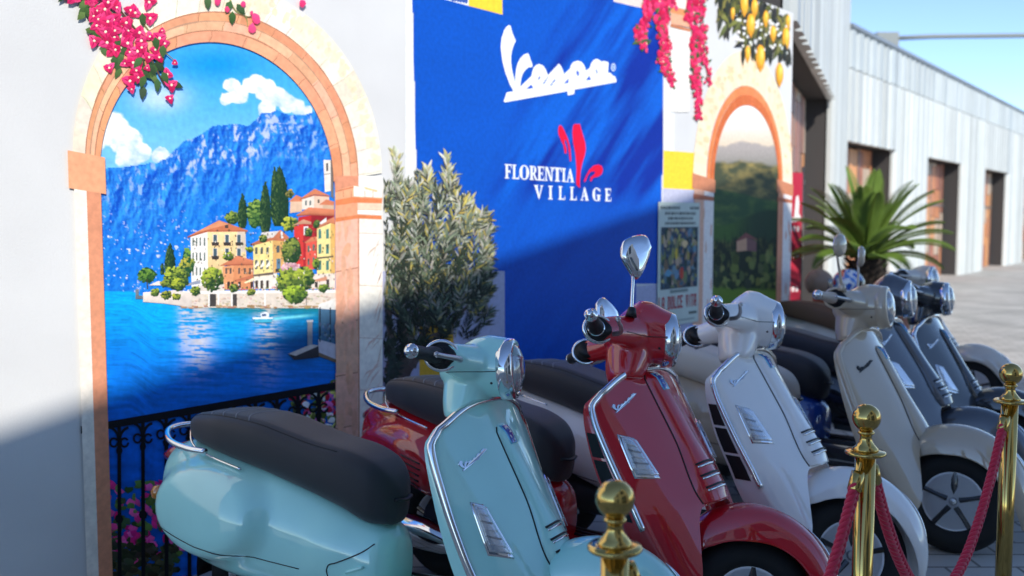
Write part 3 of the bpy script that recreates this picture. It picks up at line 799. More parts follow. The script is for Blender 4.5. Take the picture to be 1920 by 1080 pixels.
def leaf_col(y, dark):
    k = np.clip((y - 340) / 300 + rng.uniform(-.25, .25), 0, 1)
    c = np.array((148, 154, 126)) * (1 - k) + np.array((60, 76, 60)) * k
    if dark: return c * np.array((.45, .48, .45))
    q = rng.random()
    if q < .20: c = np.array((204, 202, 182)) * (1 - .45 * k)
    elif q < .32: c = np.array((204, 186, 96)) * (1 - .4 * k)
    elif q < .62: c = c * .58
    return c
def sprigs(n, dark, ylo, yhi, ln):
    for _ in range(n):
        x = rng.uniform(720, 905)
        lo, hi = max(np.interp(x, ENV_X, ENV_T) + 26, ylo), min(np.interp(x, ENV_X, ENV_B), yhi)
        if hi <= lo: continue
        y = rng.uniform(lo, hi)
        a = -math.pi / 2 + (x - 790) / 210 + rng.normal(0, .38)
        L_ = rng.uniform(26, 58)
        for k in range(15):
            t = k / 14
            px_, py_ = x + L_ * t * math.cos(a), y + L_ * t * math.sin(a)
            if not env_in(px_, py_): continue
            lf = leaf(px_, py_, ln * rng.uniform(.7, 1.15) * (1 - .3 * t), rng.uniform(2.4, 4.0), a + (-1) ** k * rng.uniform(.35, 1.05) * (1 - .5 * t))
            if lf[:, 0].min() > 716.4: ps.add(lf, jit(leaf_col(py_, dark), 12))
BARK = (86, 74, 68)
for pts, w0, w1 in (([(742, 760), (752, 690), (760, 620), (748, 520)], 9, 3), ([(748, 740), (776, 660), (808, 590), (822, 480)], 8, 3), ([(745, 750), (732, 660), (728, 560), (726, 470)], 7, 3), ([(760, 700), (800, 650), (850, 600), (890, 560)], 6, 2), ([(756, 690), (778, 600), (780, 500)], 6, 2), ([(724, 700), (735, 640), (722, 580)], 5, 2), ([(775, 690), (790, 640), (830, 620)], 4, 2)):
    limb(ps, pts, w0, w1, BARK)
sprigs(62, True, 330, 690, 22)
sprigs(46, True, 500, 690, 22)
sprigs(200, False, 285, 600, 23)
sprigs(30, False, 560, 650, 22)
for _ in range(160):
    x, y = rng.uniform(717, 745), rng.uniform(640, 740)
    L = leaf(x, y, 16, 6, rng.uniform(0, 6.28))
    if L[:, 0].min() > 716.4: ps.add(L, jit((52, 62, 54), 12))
for x, y0, y1 in ((741, 290, 330), (800, 316, 350), (836, 294, 350), (852, 352, 400), (878, 372, 410), (898, 402, 440), (906, 430, 450), (912, 470, 500)):
    for k in range(26):
        t = k / 25
        L = leaf(x + rng.uniform(-2, 2), y0 + (y1 - y0) * t, rng.uniform(14, 22), 5.5, -math.pi / 2 + rng.choice([-1, 1]) * rng.uniform(.15, .9))
        if L[:, 0].min() > 716.4: ps.add(L, jit([(190, 180, 120), (166, 166, 126), (206, 202, 186)][k % 3], 14))
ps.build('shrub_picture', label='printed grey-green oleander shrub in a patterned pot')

# ---------------------------------------------------------------- printed bougainvillea and lemons
def petal_flower(P, x, y, r, cols, n=3):
    a0 = rng.uniform(0, 6.28)
    for k in range(n):
        a = a0 + k * 6.283 / n
        P.add(leaf(x - r * .15 * math.cos(a), y - r * .15 * math.sin(a), r * rng.uniform(.95, 1.25), r * rng.uniform(.85, 1.1), a), jit(cols[k % len(cols)], 14))
        P.add(leaf(x, y, r * .8, r * .16, a), jit(np.array(cols[0]) * .78, 8))
    P.add(blob(x, y, r * .16, r * .16, 7, .1), (252, 238, 206))
PINKS = [(226, 38, 104), (242, 72, 128), (206, 30, 92)]
pg = Print(0.0115, step=0.000004, tone=0.5)
limb(pg, [(170, -60), (230, 30), (262, 70), (285, 120), (306, 160)], 2.5, 1.2, (96, 70, 50))
limb(pg, [(262, 40), (285, 70), (300, 92), (320, 110), (330, 120)], 1.6, .8, (130, 120, 70)); limb(pg, [(420, -40), (438, 20), (458, 32), (462, 50)], 1.6, .8, (150, 150, 90)); limb(pg, [(440, 15), (460, 32), (472, 30)], 1.2, .8, (130, 120, 80))
GL = [(66, 96, 52), (90, 116, 64), (52, 76, 46)]
for k in range(66):
    t = rng.random()
    x, y = 130 + 160 * t + rng.normal(0, 18), -50 + 200 * t ** .8 + rng.normal(0, 20)
    pg.add(leaf(x, y, rng.uniform(18, 30), rng.uniform(11, 17), rng.uniform(.2, 2.6)), jit(GL[k % 3], 10))
for k in range(105):
    t = rng.random()
    x, y = 130 + 140 * t + rng.normal(0, 18), -50 + 170 * t + rng.normal(0, 24)
    petal_flower(pg, x, y, rng.uniform(10, 18), PINKS)
for x, y, r in ((258, 62, 17), (278, 35, 17), (295, 108, 13), (310, 140, 14), (318, 160, 15), (315, 185, 11), (250, 25, 15), (246, 118, 16), (276, 5, 16), (300, 58, 8), (324, 118, 8), (243, 168, 10), (272, 128, 8), (262, 90, 14)):
    petal_flower(pg, x, y, r, PINKS)
for x, y, a in ((263, 25, 1.5), (287, 70, 1.4), (302, 85, 1.6), (262, 108, 2.2), (292, 148, 1.6), (300, 135, 1.1), (430, 2, 2.0), (440, 8, .9), (432, 22, 1.6), (385, -6, 1.5), (268, 142, 1.9)):
    pg.add(leaf(x, y, 26, 14, a), jit(GL[0], 10))
for x, y, r in ((477, 35, 10), (469, 53, 9), (422, 19, 6), (452, 9, 6), (404, 3, 9), (563, 8, 8), (468, 25, 4)): pg.add(blob(x, y, r * .8, r, 9, .2), jit(PINKS[1], 10))
pg.build('bougainvillea_picture', label='printed pink bougainvillea spray over the left arch')

def strand(P, pts, n, spread, r0, r1):
    Q = curve_pts(np.array(pts, float), 60)
    limb(P, pts, 1.2, .6, (90, 90, 60))
    for k in range(n):
        t = rng.random() ** .85
        x, y = Q[int(t * 59)] + rng.normal(0, 1, 2) * spread * (1 - .75 * t)
        r = (r0 + (r1 - r0) * t) * rng.uniform(.7, 1.15)
        if k % 3 == 0: P.add(leaf(x, y, r * 1.9, r * .9, rng.uniform(0, 6.28)), jit(GL[k % 3], 12))
        if k % 5 == 0: P.add(blob(x + 3, y, r * .5, r * .4, 6, .3), jit((222, 206, 170), 12))
        for q in range(2): P.add(blob(x + rng.normal(0, 2.4), y + rng.normal(0, 3), r * .55, r * .75, 7, .3), jit([(222, 30, 84), (240, 60, 110), (196, 22, 74)][(k + q) % 3], 14))
pw = Print(0.0056, tone=0.5, mod=1500)
pw.add([(1258, -30), (1291, -20), (1291.5, 20), (1259, 12)], (246, 232, 216)); pw.add([(1256, 12), (1293, 21), (1293, 32), (1256, 24)], (232, 150, 96)); pw.add([(1257, 24), (1293, 32), (1295, 52), (1257, 45)], (240, 176, 140)); pw.add([(1256, 45), (1295, 55), (1292, 60), (1256, 50)], (206, 130, 90)); pw.add([(1257, 52), (1292, 60), (1291, 210), (1257, 210)], (246, 240, 228))
for k in range(3): strand(pw, [(1205 + 6 * k, -60), (1218, 20 - 10 * k), (1196 + 4 * k, 60), (1206, 88)], 46, 7, 9, 6)
strand(pw, [(1225, -60), (1238, 30), (1244, 80), (1248, 125), (1257, 150), (1258, 160)], 120, 9, 10, 5)
strand(pw, [(1262, -60), (1252, 10), (1244, 60), (1236, 110), (1248, 140)], 60, 7, 9, 5)
strand(pw, [(1300, -60), (1300, 30), (1306, 100), (1302, 150), (1308, 190), (1305, 230)], 150, 8, 10, 5)
strand(pw, [(1318, -60), (1316, 40), (1320, 110), (1330, 160)], 50, 5, 8, 4)
pw.build('hanging_flower_picture', label='printed strands of crimson flowers hanging beside the blue panel')
pm = Print(0.0080, tone=0.4)
top_edge = lambda x: 24 - (1484 - x) * .50
def lemon_leaf(x, y, ln, wd, a, c):
    L = leaf(x, y, ln, wd, a)
    if L[:, 0].max() < 1483 and (L[:, 1] > top_edge(L[:, 0]) + 1).all(): pm.add(L, c)
limb(pm, [(1350, -42), (1390, -20), (1430, 5), (1470, 40)], 2, 1.2, (74, 66, 50))
for k in range(330):
    x = rng.uniform(1346, 1480)
    b = np.interp(x, [1346, 1362, 1380, 1410, 1440, 1480], [20, 40, 25, 95, 80, 90])
    y = top_edge(x) + 4 + rng.random() ** 1.1 * max(8, b + 20 - top_edge(x))
    lemon_leaf(x, y - 14, rng.uniform(20, 36), rng.uniform(6, 10), 1.57 + rng.normal(0, .45), jit([(58, 58, 44), (96, 98, 48), (42, 44, 38), (126, 122, 60)][k % 4], 10))
for k in range(60): pm.add(blob(rng.uniform(1380, 1476), rng.uniform(36, 100), 2.6, 3, 6, .3), jit((244, 240, 232), 8))
for x, y, rx, ry in ((1406, 46, 8, 21), (1424, 108, 8.5, 24), (1472, 72, 7, 21), (1460, 139, 7, 21), (1394, 2, 7, 20), (1413, 8, 6, 16), (1448, 62, 6, 14), (1434, 34, 5, 14), (1400, 100, 5, 14), (1476, 40, 4, 12), (1372, 24, 4, 10)):
    if y < 20: y += 6
    pm.add(blob(x, y, rx, ry, 14, .04), jit((240, 168, 42), 8)); pm.add(blob(x + rx * .2, y - ry * .1, rx * .6, ry * .75, 12, .05), (248, 196, 60)); pm.add(blob(x + rx * .35, y - ry * .25, rx * .28, ry * .4, 9, .1), (252, 220, 110))
    pm.add([(x - 3, y + ry - 3), (x + 3, y + ry - 3), (x, y + ry + 5)], (240, 160, 40))
for x, y in ((1392, 118), (1410, 110), (1350, 20), (1362, 28), (1444, 118), (1470, 110), (1437, 110)): lemon_leaf(x, y - 30, 36, 8, 1.6, jit((46, 50, 40), 8))
pm.build('lemon_picture', label='printed lemons and dark leaves at the top right of the wall')

# ---------------------------------------------------------------- right arch with a green landscape
def land_fn(X, Y):
    c = mixc(lin((250, 246, 238)), lin((226, 204, 176)), sstep(200, 285, Y))
    n = fbm(X / 16, Y / 10, 5, 90)
    r1 = 266 + 10 * sstep(1345, 1460, X) + 22 * (fbm(X / 40, X * 0, 4, 92) - .5)
    m1 = sstep(-3, 3, Y - r1)
    c = mixc(c, mixc(lin((176, 166, 160)), lin((128, 128, 116)), sstep(270, 330, Y)), m1)
    r2 = 306 + 24 * (fbm(X / 30, X * 0 + 9, 4, 95) - .5)
    hill = mixc(lin((72, 78, 56)), lin((166, 146, 84)), np.clip(2.2 * (n - .42), 0, 1))
    c = mixc(c, hill, sstep(-4, 4, Y - r2))
    r3 = 352 + (X - 1340) * 0.22 + 8 * (fbm(X / 30, X * 0 + 2, 3, 97) - .5)
    c = mixc(c, mixc(lin((48, 80, 50)), lin((88, 112, 58)), np.clip(2.5 * (n - .45), 0, 1)), sstep(-2, 2, Y - r3))
    r4 = 408 + 14 * np.cos((X - 1350) / 30)
    c = mixc(c, mixc(lin((66, 98, 44)), lin((36, 60, 42)), sstep(1360, 1420, X)), sstep(-3, 3, Y - r4))
    r5 = 450 + 20 * (fbm(X / 12, X * 0 + 4, 4, 99) - .5)
    wood = mixc(lin((24, 38, 26)), lin((112, 118, 62)), np.clip(2.6 * (fbm(X / 7, Y / 11, 4, 101) - .46), 0, 1))
    c = mixc(c, wood, sstep(-6, 6, Y - r5))
    c = mixc(c, lin((98, 124, 44)), sstep(536, 546, Y - (X - 1400) * .05))
    return c
q0 = Print(0.0010)
AX0, AX1 = 6.575, 7.70
AC = np.array([(AX0 + AX1) / 2, 1.80]); AR = (AX1 - AX0) / 2
def akeep(X, Y):
    w = on_wall(X, Y)
    return (abs(w[..., 0] - AC[0]) < AR + .02) & ((w[..., 1] < AC[1] + .05) | (((w[..., 0] - AC[0]) / (AR + .02)) ** 2 + ((w[..., 1] - AC[1]) / .645) ** 2 < 1))
q0.grid(np.arange(1322, 1472, 1.6), np.arange(185, 760, 1.9), land_fn, akeep)
for k in range(16):
    x = rng.uniform(1345, 1455); y = rng.uniform(440, 470)
    q0.add([(x - 2.4, y + 55), (x - 1.6, y + 10), (x, y - 26), (x + 1.6, y + 10), (x + 2.4, y + 55)], jit((26, 38, 30), 6))
q0.add([(1381, 452), (1400, 446), (1400, 470), (1381, 472)], (196, 150, 120)); q0.add([(1400, 446), (1418, 452), (1418, 472), (1400, 470)], (120, 84, 84)); q0.add([(1378, 454), (1398, 436), (1422, 450), (1400, 446)], (128, 74, 72))
for k in range(50): q0.add(blob(rng.uniform(1340, 1458), rng.uniform(480, 536), rng.uniform(4, 8), rng.uniform(6, 12), 8, .25), jit([(70, 84, 44), (110, 116, 60), (44, 56, 36)][k % 3], 10))
q0.build('landscape_picture', label='printed green hills with cypresses in the right arch')
q1 = Print(0.0040)
n = 48
def ell(cx, cy, rx, ry, i): a = math.pi * i / n; return (cx + rx * math.cos(a), cy + ry * math.sin(a))
for rx0, ry0, rx1, ry1, col, dx in ((AR - .005, .61, AR + .05, .69, (214, 112, 62), 0), (AR + .05, .69, AR + .10, .76, (232, 138, 84), -.005), (AR + .10, .76, AR + .29, 1.03, (248, 226, 192), -.02)):
    for i in range(n):
        q1.add([ell(AC[0] + dx, AC[1], rx0, ry0, i), ell(AC[0] + dx, AC[1], rx1, ry1, i), ell(AC[0] + dx, AC[1], rx1, ry1, i + 1), ell(AC[0] + dx, AC[1], rx0, ry0, i + 1)], jit(col, 5), raw=True)
for i in range(2, n, 4):
    p0, p1 = np.array(ell(AC[0], AC[1], AR + .10, .76, i)), np.array(ell(AC[0] - .02, AC[1], AR + .29, 1.03, i))
    t = np.array([0.002, 0.0]); q1.add([p0 - t, p1 - t, p1 + t, p0 + t], (226, 190, 150), raw=True)
for k in range(60):
    a, r = rng.uniform(.1, 3.0), rng.uniform(.15, .85)
    q1.add(blob(AC[0] + (AR + .1 + .19 * r) * math.cos(a), AC[1] + (.76 + .27 * r) * math.sin(a), .03, .02, 8, .3), jit((246, 212, 168), 6), raw=True)
for x0, x1, cA, cB in ((AX0 - .29, AX0 + .005, (226, 176, 150), (240, 230, 222)), (AX1 - .005, AX1 + .27, (222, 150, 118), (240, 232, 226))):
    xm = x0 + (x1 - x0) * (.5 if x0 < 7 else .38)
    inner = x0 < 7
    q1.add([(x0, 1.80), (xm, 1.80), (xm, .02), (x0, .02)], cA, raw=True); q1.add([(xm, 1.80), (x1, 1.80), (x1, .02), (xm, .02)], cB, raw=True)
    q1.add([(x0 - .03, 1.84), (x1 + .02, 1.80), (x1 + .02, 1.70), (x0 - .03, 1.73)], (206, 134, 98), raw=True); q1.add([(x0 - .01, 1.69), (x1, 1.67), (x1, 1.64), (x0 - .01, 1.65)], (186, 110, 80), raw=True)
    for k in range(22): q1.add(blob(rng.uniform(x0 + .02, x1 - .02), rng.uniform(.1, 1.6), .012, .05, 8, .3), jit(np.array(cA) * .97, 8), raw=True)
q1.build('small_arch_picture', label='smaller printed orange and cream arch near the wall end')

# ---------------------------------------------------------------- framed poster hung on the wall
pst = empty('wall_poster', tuple(WN * (WALL_C + 0.001)))
pst.rotation_euler = wall.rotation_euler
tag(pst, 'pale green poster with red title lettering and crowded picture beside the small arch', 'poster')
wq = on_wall(np.array([1232.5, 1310, 1306, 1229.5]), np.array([381, 378, 603, 614]))
x0, x1, z0, z1 = wq[[0, 3], 0].mean(), wq[[1, 2], 0].mean(), wq[2:, 1].mean(), wq[:2, 1].mean()
obj('sheet', box(x0, x1, -0.011, -0.007, z0, z1), mat('poster_paper', L3(196, 206, 196), 0.55, var=0.04, vscale=12), pst, False)
pp = Print(0.0120)
U = lambda u, v: (x0 + (x1 - x0) * u, z0 + (z1 - z0) * v)
ru = lambda a, b, c, d, col: pp.add([U(a, c), U(b, c), U(b, d), U(a, d)], col, raw=True)
for row, segs in ((.955, ((.05, .5), (.75, .98))), (.91, ((.15, .9),)), (.87, ((.22, .82),)), (.83, ((.15, .9),))):
    for a, b in segs:
        x = a
        while x < b:
            w = rng.uniform(.02, .06); ru(x, min(x + w, b), row - .012, row + .012, (96, 104, 100)); x += w + .018
ru(.06, .96, .30, .80, (56, 72, 84))
for k in range(230):
    u, v = rng.uniform(.08, .94), rng.uniform(.315, .785)
    c = [(70, 96, 116), (40, 48, 56), (120, 130, 90), (170, 150, 126), (96, 126, 144), (56, 76, 72), (140, 112, 96), (160, 154, 90), (52, 64, 92)][k % 9]
    w_, h_ = rng.uniform(.02, .06), rng.uniform(.015, .06)
    w_, h_ = min(w_, u - .065, .955 - u), min(h_, v - .305, .795 - v)
    pp.add(blob(*U(u, v), w_ * (x1 - x0), h_ * (z1 - z0), 6, .3), jit(c, 16), raw=True)
pp.add(blob(*U(.56, .42), .05 * (x1 - x0), .055 * (z1 - z0), 10, .15), (186, 66, 54), raw=True); pp.add(blob(*U(.24, .43), .08 * (x1 - x0), .03 * (z1 - z0), 9, .2), (96, 150, 176), raw=True); pp.add(blob(*U(.62, .66), .08 * (x1 - x0), .03 * (z1 - z0), 9, .2), (214, 186, 140), raw=True); pp.add(blob(*U(.42, .58), .03 * (x1 - x0), .05 * (z1 - z0), 9, .2), (206, 176, 60), raw=True)
ru(.28, .72, .265, .29, (130, 142, 136)); ru(.75, .95, .075, .095, (90, 100, 96)); ru(.3, .9, .03, .04, (150, 160, 154))
# block capitals drawn from bars
B5 = {'L': [(0, .3, 0, 1), (0, 1, 0, .16)], 'A': [(0, .3, 0, .95), (.7, 1, 0, .95), (.12, .88, .84, 1), (.2, .8, .34, .48)], 'D': [(0, .3, 0, 1), (0, .85, 0, .14), (0, .85, .86, 1), (.7, 1, .1, .9)], 'O': [(0, .3, .08, .92), (.7, 1, .08, .92), (.12, .88, 0, .14), (.12, .88, .86, 1)], 'C': [(0, .3, .08, .92), (.12, .95, 0, .14), (.12, .95, .86, 1), (.7, 1, .7, .92), (.7, 1, .08, .28)], 'E': [(0, .3, 0, 1), (0, 1, 0, .14), (0, 1, .86, 1), (0, .8, .44, .57)], 'V': None, 'I': [(.3, .7, 0, 1)], 'T': [(.35, .65, 0, 1), (0, 1, .86, 1)]}
ux = .02
for ch in 'LA DOLCE VITA':
    if ch == ' ': ux += .06; continue
    w = .058 if ch != 'I' else .035
    if ch == 'V':
        for P_ in ([(0, 1), (.3, 1), (.6, 0), (.4, 0)], [(.7, 1), (1, 1), (.6, 0), (.4, 0)]): pp.add([U(ux + w * a, .135 + .105 * b) for a, b in P_], (178, 30, 54), raw=True)
    else:
        for a, b, c, d in B5[ch]: ru(ux + w * a, ux + w * b, .135 + .105 * c, .135 + .105 * d, (178, 30, 54))
    ux += w + .018
o = pp.build('poster_print', pst)
# ---------------------------------------------------------------- unseen building, added behind the viewer to shade the lower wall
shadow = np.array([(*(WN * WALL_C + WD * s)[:2], h) for s, h in (on_wall(np.array([716., 1240., ]), np.array([562., 384.])))])
Lv = shadow[1] - shadow[0]
ed = Lv - TO_SUN * (Lv[2] / TO_SUN[2]); ed /= np.linalg.norm(ed)          # horizontal roof-edge direction
ROOF = 6.4
base = shadow[0] + TO_SUN * ((ROOF - shadow[0][2]) / TO_SUN[2])
tpos = lambda s: base + ed * s
# right end of the shade: a point on the ground just past the last scooter
gp = np.array([3.9, 9.6, 0.0]); top = gp + TO_SUN * (ROOF / TO_SUN[2])
s_end = float((top - base) @ ed)
perp = np.array([ed[1], -ed[0], 0.0])
if perp @ TO_SUN < 0: perp = -perp
ob = empty('added_shade_building', (float(tpos(s_end)[0]), float(tpos(s_end)[1]), 0), (0, 0, math.atan2(-ed[1], -ed[0])))
tag(ob, 'plain cream unseen building added behind the viewer to shade the lower wall', 'building')
Mi = ob.matrix_basis.inverted() if False else Matrix.Rotation(-math.atan2(-ed[1], -ed[0]), 4, 'Z')
side = 1 if (Mi @ Vector((*perp,)))[1] > 0 else -1
y0_, y1_ = (0, 5) if side > 0 else (-5, 0)
obj('wall', box(0, 15, y0_, y1_, 0, ROOF), mat('cream_render', (0.68, 0.63, 0.55), 0.8, var=.1, vscale=1.5), ob, False)
yf = -0.05 * side
wm, wg = mat('dark_frame', (0.05, 0.05, 0.055), 0.4), mat('shop_glass', (0.06, 0.07, 0.08), 0.05, spec=0.8)
wbox, gbox = box(-1.0, 1.0, -0.04, 0.04, 0, 2.2), box(-0.9, 0.9, -0.05, 0.05, 0.1, 2.1)
first = None
for k in range(4):
    for z in (0.3, 3.4):
        if first is None:
            w_ = obj('window', wbox, wm, ob, False); g_ = obj('pane', gbox, wg, w_, False); first = (w_, g_)
        else:
            w_ = link_copy(first[0], ob); g_ = link_copy(first[1], w_)
        w_.location = (2.2 + 3.5 * k, yf * 0.2, z)

# ---------------------------------------------------------------- clad building at the right
dA = np.array([math.sin(math.atan(714 / F_PX)), math.cos(math.atan(714 / F_PX)), 0]); nA = np.array([dA[1], -dA[0], 0])
dB = np.array([math.sin(math.atan(1350 / F_PX)), math.cos(math.atan(1350 / F_PX)), 0]); nB = np.array([dB[1], -dB[0], 0])
CC = np.array([6.12, 18.0, 0.0])
cb = empty('clad_building', tuple(CC))
tag(cb, 'pale building clad in vertical metal panels beyond the printed wall', 'building')
clad = mat('clad_metal', (0.62, 0.64, 0.61), 0.5, attr='Col', var=.06, vscale=2.0)
def strip(d, nrm, t0, t1, z0, z1, th=0.12, rib=0.06, col=(.62, .64, .61), name='panel'):
    a, b = d * t0, d * t1
    pr_ = [(a, 0), (a, th), (b, th), (b, 0)]
    if rib:
        e = d * 0.12
        pr_ = [(a, 0), (a, th - rib), (a + e * .6, th), (b - e, th), (b - e * .4, th - rib), (b, th - rib), (b, 0)]
    v = [tuple(p + nrm * q + np.array([0, 0, z])) for z in (z0, z1) for p, q in pr_]
    n = len(pr_)
    f = [tuple(range(n))[::-1], tuple(range(n, 2 * n))] + [(i, (i + 1) % n, n + (i + 1) % n, n + i) for i in range(n)]
    return obj(name, (v, f), clad, cb, False, cols=[col] * len(v))
def facade(d, nrm, t0, t1, z0, z1, openings, pw=0.42, top=None):
    t = t0
    k = 0
    while t < t1 - 0.05:
        e = min(t + pw * rng.uniform(.75, 1.25), t1)
        for (oa, ob_, oz) in openings:
            for lim in (oa, ob_):
                if t + .01 < lim < e - .01: e = lim
        zb = z0
        for (oa, ob_, oz) in openings:
            if t >= oa - .01 and e <= ob_ + .01: zb = oz
        g = rng.uniform(.74, 1.08)
        strip(d, nrm, t, e - 0.008, zb, z1 if top is None else top[0], col=tuple(np.array((.54, .56, .53)) * g))
        if top is not None:
            g = rng.uniform(.78, 1.0)
            strip(d, nrm, t, e - 0.008, top[0] + 0.02, top[1], col=tuple(np.array((.50, .54, .53)) * g))
        t = e; k += 1
facade(dA, nA, -10.2, 0.0, 0, 8.0, [(-10.2, -4.1, 3.23)])
facade(dB, nB, 0.06, 26.0, 0, 5.0, [(0.9 - .85, 3.2, 2.95), (6.0, 9.6, 2.95), (12.5, 16.0, 2.95), (19.0, 22.5, 2.95)], top=(4.28, 5.02))
core = mat('soffit_dark', (0.045, 0.04, 0.038), 0.8)
def slab(d, nrm, t0, t1, q0_, q1_, z0, z1, m, name):
    P = [d * t0 + nrm * q0_, d * t1 + nrm * q0_, d * t1 + nrm * q1_, d * t0 + nrm * q1_]
    v = [tuple(p + np.array([0, 0, z])) for z in (z0, z1) for p in P]
    return obj(name, (v, [(0, 1, 2, 3), (7, 6, 5, 4), (0, 4, 5, 1), (1, 5, 6, 2), (2, 6, 7, 3), (3, 7, 4, 0)]), m, cb, False)
slab(dA, nA, -10.2, -0.0, -3.0, -0.02, 3.25, 7.9, core, 'upper_wall')
slab(dA, nA, -4.08, 0.0, -3.0, -0.02, 0, 3.25, core, 'pier')
slab(dB, nB, 0.05, 26.0, -3.0, -0.02, 2.97, 4.98, core, 'upper_wall')
slab(dB, nB, 3.22, 6.0, -3.0, -0.02, 0, 2.97, core, 'pier'); slab(dB, nB, 9.6, 12.5, -3.0, -0.02, 0, 2.97, core, 'pier'); slab(dB, nB, 16.0, 19.0, -3.0, -0.02, 0, 2.97, core, 'pier'); slab(dB, nB, 22.5, 26.0, -3.0, -0.02, 0, 2.97, core, 'pier')
slab(dB, nB, 0.03, 26.0, -0.06, 0.16, 5.025, 5.09, mat('coping_metal', (0.35, 0.36, 0.36), 0.4, metal=.6), 'coping')
bz = mat('bronze_frame', (0.22, 0.21, 0.20), 0.4, metal=.5)
wood = [mat('shop_wood_%d' % i, c, 0.45, var=.25, vscale=4) for i, c in enumerate(((0.50, 0.20, 0.09), (0.62, 0.28, 0.11), (0.34, 0.13, 0.08), (0.50, 0.38, 0.28)))]
glass = mat('window_glass', (0.55, 0.56, 0.58), 0.03, trans=0.85, spec=0.6)
def shopfront(d, nrm, t0, t1, zt, q, seed):
    r = np.random.default_rng(seed)
    t = t0
    while t < t1 - .05:
        e = min(t + r.uniform(.3, .6), t1)
        z = 0.0
        while z < zt - .05:
            h = min(z + r.uniform(.45, 1.0), zt)
            slab(d, nrm, t, e - .015, q - .02, q + .012 + r.uniform(0, .012), z, h - .015, wood[r.integers(0, 4)], 'display_board')
            z = h
        t = e
    slab(d, nrm, t0, t1, q - .05, q - .03, 0.05, zt - .02, glass, 'window_pane')
    tt = t0
    while tt < t1:
        slab(d, nrm, tt, tt + .05, q - .03, q + .03, 0, zt, bz, 'mullion'); tt += 1.02
    slab(d, nrm, t0, t1, q - .032, q + .032, zt * .62, zt * .62 + .06, bz, 'transom')
shopfront(dA, nA, -10.2, -4.35, 3.23, -0.30, 4)
shopfront(dB, nB, 0.06, 3.05, 2.95, -0.35, 5)
shopfront(dB, nB, 6.0, 9.4, 2.95, -0.35, 6)
shopfront(dB, nB, 12.5, 15.8, 2.95, -0.35, 7)
shopfront(dB, nB, 19.0, 22.3, 2.95, -0.35, 8)
# wall lamp, alarm bell and spotlight on the cladding
bk = lambda px, py, dep: at(np.array(float(px)), np.array(float(py)), dep) - CC
p = bk(1566, 202, 17.6); obj('wall_lamp', merge(lathe([(0.02, 0), (.10, .02), (.11, .12), (.05, .20), (.0, .21)], 14, 'z', p - [0, 0, .1]), tube([p, p + [.1, .3, .05]], .03)), bz, cb)
p = bk(1558, 183, 17.6); obj('sensor', lathe([(0, -.12), (.05, -.11), (.05, .1), (0, .12)], 10, 'z', p), wm, cb)
p = bk(1557, 336, 17.5); obj('alarm_bell', lathe([(0.0, -.06), (.09, -.05), (.09, .03), (.04, .06), (0, .06)], 14, 'y', p), mat('alarm_red', (.5, .03, .04), .4), cb)

# floodlight on an arm above the roof
fp = at(np.array(1660.), np.array(75.), 34.0)
fl_ = empty('floodlight', tuple(fp))
tag(fl_, 'grey box floodlight on a slim arm against the sky', 'floodlight')
obj('lamp_head', merge(box(-.40, .36, -.3, .3, -.26, .22), box(-.54, -.40, -.2, .2, -.02, .20)), mat('grey_paint', (.22, .24, .23), .5), fl_, False)
obj('arm', merge(tube([(.2, 0, .05), (1.6, 0, .12), (9.0, 0, .20)], .08, 8), tube([(9.0, 0, .2), (9.0, 0, -fp[2])], .12, 8)), _mats['grey_paint'], fl_)

# red banner just past the wall end
bpos = at(np.array(1489.), np.array(455.), 9.55)
ban = empty('banner', (float(bpos[0]), float(bpos[1]), 0), (0, 0, math.radians(28)))
tag(ban, 'crimson upright banner with a white figure past the wall end', 'banner')
obj('cloth', box(-.62, .085, -.012, .012, .25, 1.96), mat('banner_red', L3(178, 36, 62), .7, var=.06, vscale=5), ban, False)
obj('pole', merge(tube([(.098, 0, 0), (.098, 0, 2.02)], .012, 8), box(-.1, .3, -.2, .2, 0, .03)), _mats['dark_frame'], ban)
wb = mat('banner_white', (.8, .78, .78), .7)
obj('white_figure', ([(x, -.0135, z) for x, z in ((-.02, 1.52), (.0, 1.72), (.03, 1.74), (.045, 1.66), (.04, 1.56), (.07, 1.52), (.05, 1.48), (-.05, 1.47), (-.09, 1.52))], [tuple(range(9))]), wb, ban, False)
_x = obj('white_lettering', merge(*[([(x, -.0135, z) for x, z in ((a, z0_), (a + .03, z0_), (a + .03, z0_ + .05), (a, z0_ + .05))], [(0, 1, 2, 3)]) for z0_ in (1.38, 1.12, .78, .62, .5) for a in (-.18, -.13, -.08, -.03, .02)]), wb, ban, False)
_x['kind'] = 'stuff'

# cycad in a terracotta pot
pc = at(np.array(1622.), np.array(480.), 9.0); pc = np.array([pc[0], pc[1], 0])
palm = empty('sago_palm', tuple(pc)); tag(palm, 'spiky green sago palm with a dark shaggy trunk beyond the beige scooter', 'palm')
pot = empty('plant_pot', tuple(pc)); tag(pot, 'large terracotta pot holding the sago palm', 'pot')
ter = mat('terracotta', (0.28, 0.10, 0.055), 0.8, var=.15, vscale=6)
obj('bowl', lathe([(.20, 0), (.30, .02), (.40, .45), (.42, .70), (.38, .70), (.36, .6)], 32), ter, pot); obj('rim', lathe([(.41, .70), (.46, .70), (.46, .80), (.40, .80), (.38, .70)], 32), ter, pot); obj('soil', lathe([(.0, .72), (.39, .72), (.39, .70)], 24), mat('soil', (.04, .03, .02), .95), pot)
obj('trunk', tube([(0, 0, .7), (.01, 0, .92), (0, 0, 1.12)], [.17, .18, .14], 16, smooth_n=8), mat('palm_trunk', (.025, .018, .013), .95, bump=1.0, bscale=30), palm)
sc_ = []
